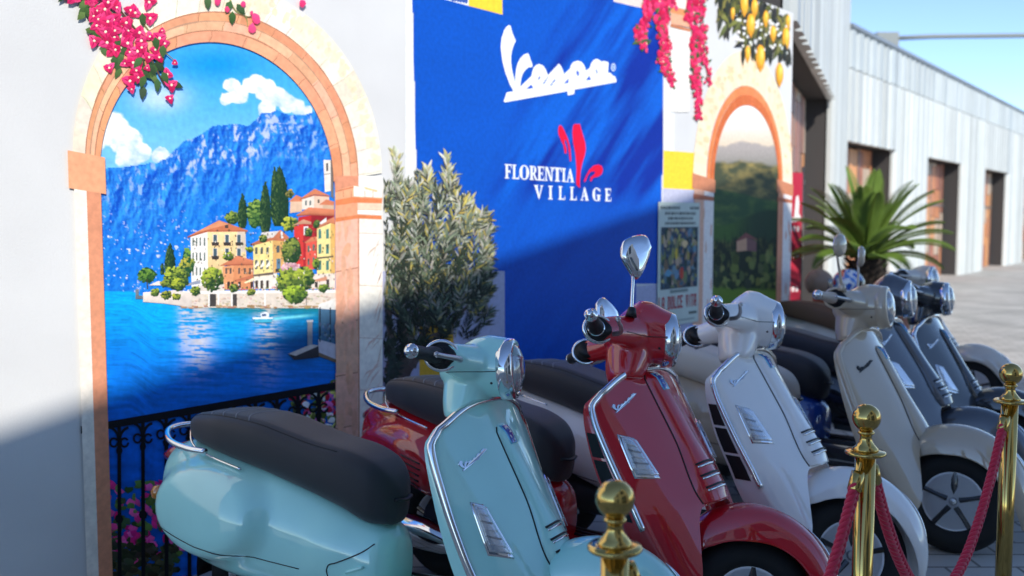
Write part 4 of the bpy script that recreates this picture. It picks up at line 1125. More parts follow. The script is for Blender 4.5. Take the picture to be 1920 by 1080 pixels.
for k in range(120):
    a, z = k * 2.4, .72 + .42 * k / 120
    r = .175; c, s = math.cos(a), math.sin(a)
    sc_.append(([(r * c - .03 * s, r * s + .03 * c, z), (r * c + .03 * s, r * s - .03 * c, z), ((r + .06) * c, (r + .06) * s, z + .07)], [(0, 1, 2)]))
obj('bark_scales', merge(*sc_), _mats['palm_trunk'], palm, False)['kind'] = 'stuff'
frm = mat('palm_frond', (.11, .18, .028), .42, var=.3, vscale=3, spec=.4)
def frond(az, el, L, droop):
    n = 26
    t = np.linspace(0, 1, n)
    e = el - droop * t ** 1.6
    ds = L / (n - 1)
    r = np.concatenate([[0], np.cumsum(np.cos(e[:-1]) * ds)]); z = 1.12 + np.concatenate([[0], np.cumsum(np.sin(e[:-1]) * ds)])
    ca, sa = math.cos(az), math.sin(az)
    P = np.stack([r * ca, r * sa, z], 1)
    V, Fc = tube(P, np.linspace(.011, .003, 6), 5)
    V = [tuple(q) for q in V]
    sidev = np.array([-sa, ca, 0])
    for i in range(3, n - 1):
        T = P[min(i + 1, n - 1)] - P[i - 1]; T /= np.linalg.norm(T); U_ = np.cross(sidev, T)
        w = .150 * math.sin(math.pi * (.08 + .9 * t[i])) ** .7
        for sg in (-1, 1):
            for off in (0, .5):
                b0 = P[i] + (P[i + 1] - P[i]) * off
                tip = b0 + sg * sidev * w * .82 + T * w * .55 + abs(U_) * 0 + np.array([0, 0, .35 * w])
                n0 = len(V); hw = T * .0040
                V += [tuple(b0 - hw), tuple(b0 + hw), tuple((b0 + tip) / 2 + hw + np.array([0, 0, .012])), tuple(tip), tuple((b0 + tip) / 2 - hw)]
                Fc.append((n0, n0 + 1, n0 + 2, n0 + 3, n0 + 4))
    return V, Fc
for k in range(38):
    az = k * 2.39996 + rng.uniform(-.2, .2)
    u = k / 38
    obj('frond', frond(az, math.radians(82 - 72 * u + rng.uniform(-6, 6)), rng.uniform(.72, .9), math.radians(18 + 42 * u)), frm, palm, False)
# ---------------------------------------------------------------- scooters
RAKE = math.radians(25)
ST_P, ST_U = Vector((1.29, 0, 0.23)), Vector((-math.sin(RAKE), 0, math.cos(RAKE)))
SMALL = dict(  # compact body: rounded headset, small ducts
    top=(.914, .935), nose=(1.200, .450), sw=(.062, .136), half=[.225, .262, .290, .304, .308, .307, .300, .258],
    ztop=.068, tie=(.862, .042, .046, .076), tier=(.014, .020, .030), badge=(.997, .826), dep=(.016, .050, .09), vents=False,
    ring=(.985, 1.038), ringr=.093, grip=(.795, .365, 1.056), peak=.0, hub=(1.315, .22), scale=1.0)
LARGE = dict(  # larger body: vented shield sides, peaked headset
    top=(.950, .974), nose=(1.242, .543), sw=(.080, .124), half=[.240, .278, .302, .314, .320, .322, .314, .265],
    ztop=.078, tie=(.962, .055, .058, .088), tier=(.024, .028, .036), badge=(1.032, .922), dep=(.020, .090, .12), vents=True,
    ring=(1.022, 1.085), ringr=.096, grip=(.738, .392, 1.040), peak=.024, hub=(1.365, .212), scale=1.03)
VW = [0, .12, .3, .5, .68, .82, .93, 1.0]

def shield_pt(P, u, v, off=0.0, back=False):
    """u in [-1,1] across (negative = rider's right), v in [0,1] up"""
    u, v = np.asarray(u, float), np.asarray(v, float)
    (xt, zt), (xn, zn) = P['top'], P['nose']
    au = abs(u)
    w = spl(v, VW, P['half'])
    zb = spl(au, [0, .36, .5, .66, .82, 1.0], [zn, zn - .004, zn - .03, zn - .11, zn - .20, zn - .26])
    zz = zt - P['ztop'] * au ** 2.6
    z = zb + (zz - zb) * v
    y = u * w
    k = np.clip((zt - z) / (zt - zn), -.2, 1.6)
    xc = xt + (xn - xt) * k - .05 * np.clip(k - 1, 0, 1)
    sw = P['sw'][0] + (P['sw'][1] - P['sw'][0]) * np.clip(k, 0, 1.3)
    x = xc - sw * (y / .29) ** 2 - .010 * au ** 14
    if back:
        x = x - spl(v, [0, .55, 1], P['dep'][::-1]) * (.55 + .45 * au)
    nx = np.cos(RAKE)
    return np.stack([x + off * nx, y, z + off * .42], -1)

def uv_of(P, y, z):
    """u,v of the shield surface at lateral y and height z"""
    y, z = np.asarray(y, float), np.asarray(z, float)
    v = np.full(y.shape, .5)
    for _ in range(40):
        u = y / spl(v, VW, P['half'])
        q = shield_pt(P, np.clip(u, -1, 1), v)
        v = np.clip(v + (z - q[..., 2]) * 1.2, 0, 1)
    return np.clip(y / spl(v, VW, P['half']), -1, 1), v

def shield_yz(P, y, z, off=0.0):
    u, v = uv_of(P, np.asarray(y, float), np.asarray(z, float))
    return shield_pt(P, u, v, off)

def patch(P, poly, off, th=0.004, tie=False, sub=4):
    """a raised plate with outline poly [(y,z)...] following the shield"""
    pts = []
    n = len(poly)
    for i in range(n):
        a, b = np.array(poly[i]), np.array(poly[(i + 1) % n])
        for k in range(sub): pts.append(a + (b - a) * k / sub)
    pts = np.array(pts)
    fn = tie_yz if tie else shield_yz
    c = pts.mean(0)
    rings = [(1.0, off - th), (1.0, off), (.93, off + .0012), (.5, off + .0016)]
    V = []
    for s, o_ in rings: V.append(fn(P, c[0] + (pts[:, 0] - c[0]) * s, c[1] + (pts[:, 1] - c[1]) * s, o_))
    S = np.array(V)
    v = S.reshape(-1, 3).tolist(); m = len(pts)
    f = grid_faces(len(rings), m, True)
    v.append(tuple(fn(P, c[:1], c[1:], off + .0016)[0])); ci = len(v) - 1
    f += [(ci, (len(rings) - 1) * m + j, (len(rings) - 1) * m + (j + 1) % m) for j in range(m)]
    return v, f

def outline(P, poly, off, w, sub=6, tie=False, closed=True):
    n = len(poly)
    pts = []
    for i in range(n if closed else n - 1):
        a, b = np.array(poly[i]), np.array(poly[(i + 1) % n])
        for k in range(sub): pts.append(a + (b - a) * k / sub)
    pts.append(poly[0] if closed else poly[-1])
    pts = np.array(pts, float)
    Q = (tie_yz if tie else shield_yz)(P, pts[:, 0], pts[:, 1], off)
    return tube(Q, w, 6)

def tie_prof(P, z):
    zt, w0, w1, w2 = P['tie']
    zn = P['nose'][1]
    t = np.clip((zt - z) / (zt - zn), 0, 1)
    hw = spl(t, [0, .06, .5, .9, 1], [w0 * .55, w0, w1, w2, w2 * .9])
    r = spl(t, [0, .08, .5, .88, 1], [0.0, P['tier'][0], P['tier'][1], P['tier'][2], P['tier'][2] * .75])
    return hw, r

def tie_yz(P, y, z, off=0.0):
    y, z = np.asarray(y, float), np.asarray(z, float)
    hw, r = tie_prof(P, z)
    t = np.clip(abs(y) / hw, 0, 1)
    return shield_yz(P, y, z, off + .002 + r * (1 - t ** 3.2))

BT_S = dict(x=[-.43, -.41, -.36, -.28, -.15, 0, .15, .28, .40, .50, .57, .60], zt=[.585, .63, .668, .69, .68, .655, .625, .59, .550, .51, .475, .44],
          zb=[.49, .42, .34, .28, .24, .22, .21, .21, .22, .22, .23, .26], w=[.04, .09, .135, .162, .18, .186, .178, .164, .150, .138, .115, .07])
BT_L = dict(BT_S, zb=[.50, .475, .455, .435, .41, .37, .32, .28, .25, .23, .23, .26])
BT = BT_S
def body_sec(x, th):
    zt, zb, w = spl(x, BT['x'], BT['zt']), spl(x, BT['x'], BT['zb']), spl(x, BT['x'], BT['w'])
    c, s = np.cos(th), np.sin(th)
    zm = zb + (zt - zb) * .46
    y = w * np.sign(c) * abs(c) ** .72
    z = np.where(s > 0, zm + (zt - zm) * abs(s) ** .86, zm - (zm - zb) * abs(s) ** .8)
    r = np.hypot((x + .10) / .285, (z - .47) / .185)
    y = y + np.sign(c) * .062 * sstep(1.03, .72, r) * abs(c) ** .3
    r2 = np.hypot((x - .40) / .12, (z - .42) / .14)
    y = y + np.sign(c) * .012 * sstep(1.0, .2, r2) * abs(c) ** .3
    return np.stack([np.full_like(th, x) if np.ndim(x) == 0 else x, y, z], -1)
def body_side(x, z, sgn=-1, off=0.0):
    out = []
    for a, b in zip(np.atleast_1d(x), np.atleast_1d(z)):
        th = np.linspace(-1.5, 1.5, 400)
        q = body_sec(float(a), th)
        i = int(np.argmin(abs(q[:, 2] - b)))
        out.append((a, sgn * (abs(q[i, 1]) + off), b))
    return np.array(out)

ST = dict(x=[-.315, -.30, -.26, -.20, -.10, .05, .18, .30, .42, .52, .58, .605], zt=[.745, .768, .788, .80, .808, .80, .775, .750, .735, .705, .655, .60],
          zb=[.715, .695, .68, .668, .648, .62, .59, .56, .525, .49, .49, .55], w=[.035, .07, .105, .125, .143, .148, .143, .138, .132, .116, .075, .02])
def seat_sec(x, th, k=1.0, dz=0.0):
    zt, zb, w = spl(x, ST['x'], ST['zt']), spl(x, ST['x'], ST['zb']), spl(x, ST['x'], ST['w'])
    c, s = np.cos(th), np.sin(th)
    zm = zb + (zt - zb) * .55
    y = w * np.sign(c) * abs(c) ** .5 * np.where(s < 0, 1 - .12 * abs(s), 1)
    z = np.where(s > 0, zm + (zt - zm) * abs(s) ** .6, zm - (zm - zb) * abs(s) ** .6)
    z = z + np.where(s > .8, .008 * (abs(y) / .14) ** 2, 0)
    return np.stack([np.full_like(th, x), y * k, z + dz], -1)

CHROME = mat('chrome', (.78, .79, .80), .06, metal=1.0, rvar=.05)
BLACKP = mat('black_plastic', (.012, .012, .013), .45, bump=.1, bscale=400)
RUBBER = mat('tyre_rubber', (.012, .012, .012), .75)
GRIPM = mat('grip_rubber', (.012, .013, .015), .55, bump=.25, bscale=500)
ALU = mat('cast_alloy', (.42, .42, .43), .35, metal=.9)
LENS = mat('clear_lens', (.85, .88, .9), .04, trans=.75, spec=.6, coat=1.0)
CELL = mat('lamp_cell', (.62, .66, .70), .18, metal=.85)
REDL = mat('red_lens', (.40, .01, .015), .08, coat=1.0)
AMBER = mat('amber_lens', (.55, .18, .01), .1, coat=1.0)
WHITEP = mat('white_badge', (.8, .8, .8), .35)
BADGE_B, BADGE_C = mat('badge_blue', L3(10, 60, 160), .25, coat=1.0), mat('badge_cyan', L3(90, 190, 225), .25, coat=1.0)
MIRG = mat('mirror_glass', (.85, .86, .88), .02, metal=1.0)
STITCH = mat('seat_stitch', (.32, .32, .33), .7)

def paint(name, col, metal=0.0, rough=.45):
    return mat(name, col, rough, metal=metal, var=.04, vscale=5.0, coat=1.0, coat_rough=.012, rvar=.05, spec=.3)

def superloft(st):
    """stations: (center xyz, half-width y, half-height, tilt about y) -> closed loft of ellipse sections normal to x (tilted)"""
    S = []
    for c, ry, rz, tl in st:
        a = np.arange(28) * 2 * math.pi / 28
        y, z = ry * np.cos(a), rz * np.sin(a)
        S.append(np.stack([c[0] - z * math.sin(tl), c[1] + y, c[2] + z * math.cos(tl)], 1))
    return loft(np.array(S))

def headset_mesh(P):
    rx, rz = P['ring']
    R, pk = P['ringr'], P['peak']
    gx, gy, gz = P['grip']
    a = -.12                                       # the lamp looks slightly upward
    dx = np.array([0, -.04, -.085, -.125, -.165, -.20, -.23])
    cz = np.array([0, .002, .004, .0, -.008, -.016, -.022]) + np.array([0, .2, .7, 1, .6, .2, 0]) * pk * .8
    ry = np.array([R, R * 1.04, R * 1.04, R * 1.0, R * .92, R * .74, R * .4])
    rzz = np.array([R, R * 1.04, R * 1.06, R * .98, R * .78, R * .55, R * .3]) + np.array([0, .1, .5, .9, .6, .1, 0]) * pk * .7
    bar = superloft([((rx + d, 0, rz + c), y, z, a * (1 + d / .2)) for d, c, y, z in zip(dx, cz, ry, rzz)])
    # neck down to the shield along the steering axis
    nk = []
    xt, zt = P['top']
    for t, fx, fy in ((0, .088, .080), (.3, .084, .084), (.6, .078, .088), (.85, .068, .092), (1.0, .058, .090)):
        z = rz - .015 + (zt - .060 - rz + .015) * t
        x = (rx - .125) + ((xt - .072) - (rx - .125)) * t ** .8
        th = np.arange(28) * 2 * math.pi / 28
        nk.append(np.stack([x + fx * np.cos(th), fy * np.sin(th), np.full(28, z) + fx * np.cos(th) * .18], 1))
    neck = loft(np.array(nk))
    parts = [bar, neck]
    # arms towards the grips
    for sg in (-1, 1):
        p0, p1, p2 = np.array([rx - .11, sg * .04, rz + .004]), np.array([rx * .45 + gx * .55 - .03, sg * .13, rz * .55 + gz * .45]), np.array([gx + .006, sg * (gy - .185), gz + .001])
        S = []
        for t in np.linspace(0, 1, 8):
            c = (1 - t) ** 2 * p0 + 2 * t * (1 - t) * p1 + t * t * p2
            th = np.arange(24) * 2 * math.pi / 24
            ax, az = .074 - .030 * t, .064 - .024 * t
            S.append(np.stack([c[0] + ax * np.cos(th), np.full(24, c[1]), c[2] + az * np.sin(th)], 1))
        parts.append(loft(np.array(S) if sg > 0 else np.array(S)[:, ::-1]))
    return merge(*parts)

def steer_matrix(d):
    return Matrix.Translation(ST_P) @ Matrix.Rotation(d, 4, ST_U) @ Matrix.Translation(-ST_P)

def logo_norm():
    w = on_wall(*lg(LOGO).T)
    w = w - w.min(0)
    return w / w[:, 0].max()
LN = logo_norm()

def make_scooter(name, label, P, loc, psi, roll, steer, pm, seat_m, ring_m=None, grip_m=None, script_m=None, mirrors=(), vents=False, sig=True, ducts=True, fender_crest=True, seat_trim=True, body_m=None, inner=None, hatch=False):
    global BT
    BT = BT_L if P['vents'] else BT_S
    sc = P['scale']
    root = empty(name, (loc[0], loc[1], 0), (-roll, 0, psi))
    root.scale = (sc, sc, sc)
    tag(root, label, 'scooter', 'scooters parked in a row before the wall')
    P = {**P}
    if P['vents'] and sc != 1.0:            # tables are given in real size
        for k in ('top', 'nose', 'badge', 'ring', 'hub', 'grip', 'tier', 'dep', 'sw', 'half', 'tie'): P[k] = [q / sc for q in P[k]]
        P['ringr'] /= sc; P['ztop'] /= sc
    D = steer_matrix(steer)
    part = lambda n, vf, m, par=root, smooth=True, ang=None: obj(n, vf, m, par, smooth, angle=ang)
    def spart(n, vf, m, ang=None, par=None):
        o = obj(n, vf, m, par or root, True, angle=ang)
        if par is None: o.matrix_local = D
        return o
    ring_m, grip_m, script_m, inner = ring_m or CHROME, grip_m or GRIPM, script_m or CHROME, inner or pm
    # ---- rear body
    xs = np.concatenate([np.linspace(-.43, -.36, 9)[:-1], np.linspace(-.36, .46, 54), np.linspace(.475, .60, 12)])
    th = np.arange(56) * 2 * math.pi / 56
    body = part('rear_body', loft(np.array([body_sec(float(x), th) for x in xs])), body_m or pm)
    if vents:
        for k in range(6):
            x0, z0 = -.022 + .004 * k, .530 - .0235 * k
            q = body_side(np.linspace(x0, x0 + .10 - .009 * max(0, k - 1), 6), np.linspace(z0, z0 - .022, 6), -1, .0012)
            part('vent_slot', tube(q, .0048, 6, flat=.5), BLACKP, body)
    q = body_side(np.linspace(-.40, .30, 24), np.interp(np.linspace(-.40, .30, 24), [-.4, -.1, .3], [.42, .36, .33]), -1, .0006)
    part('lower_seam', tube(q, .0018, 5), BLACKP, body)
    if hatch:
        hx = [.415, .412, .42, .445, .50, .535, .56]; hz = [.31, .345, .362, .372, .398, .418, .440]
        part('hatch_seam', tube(body_side(np.array(hx), np.array(hz), -1, .0008), .0022, 6, smooth_n=30), BLACKP, body)
        a = body_side(np.linspace(.48, .54, 6), np.linspace(.345, .368, 6), -1, -.002)
        part('hatch_slot', tube(a, .0115, 8, flat=.5), pm, body); part('hatch_lock', tube(a[2:4], .004, 8), BLACKP, body)
    # tail lamp, indicators, rear mudguard, plate
    part('tail_lamp', loft(np.array([np.stack([np.full(20, x), w * np.cos(np.arange(20) * .314159), z + h * np.sin(np.arange(20) * .314159)], 1) for x, z, w, h in ((-.36, .640, .07, .03), (-.415, .622, .072, .034), (-.448, .610, .058, .026), (-.458, .606, .03, .012))])), REDL)
    for s in (-1, 1): part('rear_indicator', xf(lathe([(0, -.03), (.022, -.02), (.026, 0), (.018, .02), (0, .026)], 14), Matrix.Translation((-.405, s * .12, .49))), AMBER)
    fa = np.linspace(math.radians(60), math.radians(190), 16)
    part('rear_mudguard', loft(np.array([np.stack([.0 + (.265 - .02 * (np.cos(th[:28] * 2)) ** 2) * math.cos(a_) + 0 * th[:28], .075 * np.cos(th[:28] * 2), .235 + (.265 + .012 * np.sin(th[:28] * 2)) * math.sin(a_) + 0 * th[:28]], 1) for a_ in fa])), BLACKP)
    # ---- seat
    xs = np.concatenate([np.linspace(-.315, -.27, 7)[:-1], np.linspace(-.27, .5, 40), np.linspace(.51, .605, 12)])
    th = np.arange(48) * 2 * math.pi / 48
    seat = part('seat', loft(np.array([seat_sec(float(x), th) for x in xs])), seat_m)
    for s in (0, 1):
        t_ = math.radians(52) if s == 0 else math.radians(128)
        part('piping', tube(np.array([seat_sec(float(x), np.array([t_]))[0] for x in np.linspace(-.29, .40, 40)]), .0022, 6), BLACKP if seat_m.name == 'seat_black' else seat_m, seat)
    if seat_m.name == 'seat_black':
        for k in range(5):
            x0 = -.225 + .062 * k
            tt = np.radians(np.linspace(128, 52, 25))
            Q = np.array([seat_sec(float(np.clip(x0 - .05 * (1 - abs(a_ - math.pi / 2) / .66) ** 1.0 * 1 + .0, -.3, .5)), np.array([a_]))[0] for a_ in tt])
            part('stitch_line', tube(Q + [0, 0, .0003], .0016, 5), STITCH, seat)
    part('seat_strap', tube([(.598, -.045, .58), (.612, 0, .575), (.598, .045, .58)], .012, 8, smooth_n=8, flat=.5), BLACKP, seat)
    if seat_trim:
        for s in (-1, 1):
            tx = [-.318, -.305, -.285, -.255, -.22, -.12, .02]
            tz = [.752, .74, .715, .690, .672, .652, .627]
            ww = [spl(x, ST['x'], ST['w']) for x in tx]
            Q = np.array([(x, s * (w_ * (.96 if i > 2 else .9) + .004), z) for i, (x, z, w_) in enumerate(zip(tx, tz, ww))])
            part('seat_trim', tube(Q, .0042, 8, smooth_n=30), CHROME, seat)
    G_ = [(-.14, -.152, .672), (-.22, -.160, .676), (-.33, -.140, .692), (-.40, -.08, .716), (-.415, 0, .722)]
    G_ = G_ + [(x, -y, z) for x, y, z in G_[-2::-1]]
    part('grab_rail', tube(G_, .0115, 12, smooth_n=60), CHROME)
    # ---- floor and tunnel
    fl_x = np.linspace(.40, 1.06, 12)
    S = []
    for x in fl_x:
        w = np.interp(x, [.40, .55, .85, 1.06], [.15, .185, .215, .235])
        z = .262 + .05 * sstep(.88, 1.06, x)
        S.append([(x, -w, z - .02), (x, -w * .99, z + .004), (x, -w * .9, z + .016), (x, w * .9, z + .016), (x, w * .99, z + .004), (x, w, z - .02), (x, w * .8, z - .06), (x, -w * .8, z - .06)])
    part('floor_panel', loft(np.array(S)), pm, root, True, 40)
    for s in (-1, 1):
        for k in range(3): part('floor_strip', tube([(.50, s * (.07 + .035 * k), .281), (.88, s * (.07 + .04 * k), .281)], .006, 6), BLACKP)
    # ---- leg shield
    U, V = np.linspace(-1, 1, 49), np.linspace(0, 1, 40)
    UU, VV = np.meshgrid(U, V)
    f_, b_ = shield_pt(P, UU, VV), shield_pt(P, UU, VV, back=True)
    v = np.concatenate([f_.reshape(-1, 3), b_.reshape(-1, 3)]); n_, m_ = len(V), len(U); N = n_ * m_
    fc = [(i * m_ + j, i * m_ + j + 1, (i + 1) * m_ + j + 1, (i + 1) * m_ + j) for i in range(n_ - 1) for j in range(m_ - 1)]
    fc += [tuple(N + q for q in reversed(t)) for t in fc]
    per = [j for j in range(m_)] + [i * m_ + m_ - 1 for i in range(1, n_)] + [(n_ - 1) * m_ + j for j in range(m_ - 2, -1, -1)] + [i * m_ for i in range(n_ - 2, 0, -1)]
    fc += [(per[k], N + per[k], N + per[(k + 1) % len(per)], per[(k + 1) % len(per)]) for k in range(len(per))]
    sh = part('leg_shield', (v, fc), pm, root, True, 50)
    va = np.linspace(.33, 1, 34)
    ch = np.concatenate([shield_pt(P, np.full(34, -1.0), va, .001), shield_pt(P, np.linspace(-.97, .97, 40), np.ones(40), .001), shield_pt(P, np.full(34, 1.0), va[::-1], .001)])
    part('edge_trim', tube(ch, .0135, 12, flat=.8), ring_m if ring_m is not pm else pm, sh)
    if vents:
        for s in (-1, 1):
            for a_, b__ in ((.36, .50), (.515, .66), (.675, .80)):
                vv = np.linspace(a_, b__, 7)
                f1, b1 = shield_pt(P, np.full(7, float(s)), vv), shield_pt(P, np.full(7, float(s)), vv, back=True)
                i1, o1 = f1 * .75 + b1 * .25, f1 * .12 + b1 * .88
                i1, o1 = i1 + [0, s * .0022, 0], o1 + [0, s * .0022, 0]
                vq = np.concatenate([i1, o1, i1 - [0, s * .004, 0], o1 - [0, s * .004, 0]])
                fq = [(k, k + 1, 7 + k + 1, 7 + k) for k in range(6)]
                if s < 0: fq = [t[::-1] for t in fq]
                part('side_vent', (vq, fq), BLACKP, sh, False)
    # centre tie with groove, badge and ducts
    zt_, zn_ = P['tie'][0], P['nose'][1]
    zz = np.concatenate([np.linspace(zt_, zt_ - .03, 6), np.linspace(zt_ - .035, zn_ + .03, 30), np.linspace(zn_ + .025, zn_ + .002, 6)])
    tt = np.linspace(-1, 1, 25)
    rows = []
    for z in zz:
        hw, r = tie_prof(P, z)
        q = tie_yz(P, tt * hw, np.full(25, z)); q[[0, -1]] = shield_yz(P, np.array([-hw, hw]), np.array([z, z]), -.004); rows.append(q)
    bot = rows[-1].copy(); bot[:, 0] -= .05; rows.append(bot)
    tie = part('shield_tie', (np.array(rows).reshape(-1, 3), [t[::-1] for t in grid_faces(len(rows), 25)]), pm, sh)
    gz_ = np.linspace(zt_ - .008, zn_ + .004, 30)
    for s in (-1, 1):
        hw = np.array([tie_prof(P, z)[0] for z in gz_])
        part('tie_groove', tube(shield_yz(P, s * (hw + .002), gz_, .0002), .0026, 6), mat('groove_shadow_gap', (.01, .012, .012), .7), sh)
    bxx, bz_ = P['badge']
    bw = .021
    bd = part('badge', patch(P, [(-bw, bz_ + .030), (bw, bz_ + .030), (bw, bz_ - .028), (-bw, bz_ - .028)], .0025, tie=True), BADGE_C, sh)
    part('badge_field', patch(P, [(-bw * .9, bz_ + .027), (bw * .9, bz_ + .027), (bw * .2, bz_ - .02), (-bw * .3, bz_ - .026), (-bw * .9, bz_ - .026)], .0042, .003, tie=True, sub=3), BADGE_B, bd)
    for nm, pl_ in (('badge_letter', [(-.014, bz_ + .022), (-.009, bz_ + .022), (-.009, bz_ - .012), (-.014, bz_ - .012)]), ('badge_letter', [(-.009, bz_ + .022), (.003, bz_ + .021), (.006, bz_ + .014), (.003, bz_ + .004), (-.009, bz_ + .003), (-.009, bz_ + .007), (.0, bz_ + .008), (.002, bz_ + .013), (-.001, bz_ + .018), (-.009, bz_ + .018)])):
        q = np.array(pl_); part(nm, (tie_yz(P, q[:, 0], q[:, 1], .0072), [tuple(range(len(q)))[::-1]]), WHITEP, bd, False)
    if ducts:
        for k in range(3):
            z = zn_ + .040 + .034 * (2 - k)
            hw, r = tie_prof(P, z)
            yy = np.linspace(-hw * .72, hw * .80, 18)
            zl = z + .006 * np.cos(np.linspace(-1.2, 1.2, 18)) - .004
            dct = part('duct_slot', tube(tie_yz(P, yy, zl + .006, .0002), .0062, 8, flat=.5), BLACKP, sh)
            part('duct_trim', tube(tie_yz(P, yy, zl - .003, .003), .0042, 8), CHROME, dct)
    # lettering and indicators on the shield
    if script_m:
        o0 = np.array(P['script'][0]); ex, ey = np.array(P['script'][1]), np.array(P['script'][2])
        q = o0 + LN[:, :1] * ex + LN[:, 1:] * ey
        V3 = np.concatenate([shield_yz(P, q[:, 0], q[:, 1], .0048), shield_yz(P, q[:, 0], q[:, 1], -.001)])
        n = len(q); fs = [tuple(range(n))] + [(k, n + k, n + (k + 1) % n, (k + 1) % n) for k in range(n)]
        ar = np.sum(q[:, 0] * np.roll(q[:, 1], -1) - np.roll(q[:, 0], -1) * q[:, 1])
        if ar < 0: pass
        else: fs = [t[::-1] for t in fs]
        part('script_emblem', (V3, fs), script_m, sh, False)
    if sig:
        for s in (-1, 1):
            pl_ = [(y if s < 0 else -y, z) for y, z in P['sig']]
            ind = part('indicator', patch(P, pl_, .0035, .006), CHROME, sh)
            c = np.mean(pl_, axis=0); inn = [tuple(c + (np.array(q) - c) * .86) for q in pl_]
            part('lamp_cells', patch(P, inn, .0052, .004), CELL, ind)
            a, b, c_, d_ = [np.array(q) for q in inn]
            for k in range(1, 6):
                t = k / 6
                p0, p1 = a + (d_ - a) * t, b + (c_ - b) * t
                yy = np.linspace(p0[0] * .94 + p1[0] * .06, p1[0] * .94 + p0[0] * .06, 5); zz_ = np.linspace(p0[1], p1[1], 5)
                part('lamp_rib', tube(shield_yz(P, yy, zz_, .0075), .0028, 6), CHROME if k % 2 else BLACKP, ind)
            part('lens', patch(P, inn, .0125, .003), LENS, ind)
    # ---- steering assembly
    hs = spart('headset', headset_mesh(P), pm)
    rm = hs.modifiers.new('blend', 'REMESH'); rm.mode = 'VOXEL'; rm.voxel_size = .0065; rm.use_smooth_shade = True
    sm = hs.modifiers.new('soften', 'SMOOTH'); sm.factor = .5; sm.iterations = 12
    rx, rz = P['ring']; R = P['ringr']
    RM = Matrix.Translation((rx, 0, rz)) @ Matrix.Rotation(-.12, 4, 'Y')
    spart('headlight_ring', xf(lathe([(R * .80, -.004), (R * .84, .012), (R * .92, .018), (R * 1.01, .013), (R * 1.05, -.004), (R * 1.06, -.032), (R * .95, -.034)], 48, 'x'), RM), ring_m)
    spart('reflector', xf(lathe([(0, -.012), (R * .5, -.004), (R * .82, .008)], 40, 'x'), RM), CELL)
    spart('headlight_glass', xf(lathe([(R * .86, .006), (R * .80, .018), (R * .62, .030), (R * .36, .037), (0, .039)], 40, 'x'), RM), LENS)
    spart('reflector_hood', xf(lathe([(0, .012), (R * .30, .014), (R * .34, .026), (R * .30, .030), (0, .030)], 24, 'x'), RM), BLACKP)
    # seam line and screw of the headset
    ev = hs.evaluated_get(bpy.context.evaluated_depsgraph_get())
    for s in (-1, 1):
        Q = []
        for x in np.linspace(rx - .17, rx - .028, 18):
            hit, co, no, _ = ev.ray_cast(Vector((x, s * .6, rz - .012 + (x - rx) * .10)), Vector((0, -s, 0)))
            if hit: Q.append(np.array(co) + np.array(no) * .0002)
        if len(Q) > 4: spart('headset_seam', tube(np.array(Q), .0013, 5), _mats['groove_shadow_gap'])
        hit, co, no, _ = ev.ray_cast(Vector((rx - .045, s * .6, rz - .052)), Vector((0, -s, 0)))
        if hit: spart('headset_screw', tube([np.array(co) - np.array(no) * .004, np.array(co) + np.array(no) * .0008], .0042, 12), BLACKP)
    gx, gy, gz = P['grip']
    for s in (-1, 1):
        nm = 'grip'
        g0, g1 = np.array([gx, s * (gy - .175), gz]), np.array([gx - .034, s * (gy - .022), gz + .002])
        dv = g1 - g0
        spart(nm, tube([g0, g0 + dv * .15, g0 + dv * .2, g0 + dv * .9, g1], [.026, .026, .0195, .0195, .0205], 20, smooth_n=24), grip_m)
        spart('bar_end', tube([g1, g1 + dv / np.linalg.norm(dv) * .010, g1 + dv / np.linalg.norm(dv) * .026, g1 + dv / np.linalg.norm(dv) * .030], [.0215, .0225, .014, .010], 20, smooth_n=12), CHROME)
        spart('bar_collar', tube([g0 - dv * .02, g0 + dv * .08], .0285, 20), CHROME if P['peak'] > 0 else BLACKP)
        # switch recess and brake lever
        c = g0 + np.array([.030, -s * .012, .0])
        spart('switch_block', xf(lathe([(0, -.028), (.030, -.026), (.034, 0), (.028, .028), (0, .030)], 20, 'y'), Matrix.Translation(tuple(g0 + np.array([.012, -s * .022, .002]))) @ Matrix.Diagonal((1.25, 1, .9, 1))), BLACKP)
        lv = np.array([[gx + .055, s * (gy - .20), gz - .006], [gx + .075, s * (gy - .16), gz - .008], [gx + .072, s * (gy - .10), gz - .006], [gx + .052, s * (gy - .02), gz - .004], [gx + .047, s * (gy + .005), gz - .003]])
        spart('brake_lever', merge(tube(lv, [.007, .0075, .007, .006, .006], 10, smooth_n=24, flat=1.2), xf(lathe([(0, -.0095), (.0085, -.004), (.0085, .004), (0, .0095)], 12), Matrix.Translation(tuple(lv[-1])))), ALU)
        an = np.linspace(0, 2 * math.pi, 33)
        spart('arm_trim', tube(np.stack([gx + .006 + .047 * np.cos(an), np.full(33, s * (gy - .189)) - s * .012 * np.cos(an), gz + .001 + .043 * np.sin(an)], 1), .0072, 10, cap=False), ring_m)
        spart('switch_recess', tube([(gx + .004, s * (gy - .21), gz), (gx + .004, s * (gy - .181), gz)], .0405, 24), BLACKP)
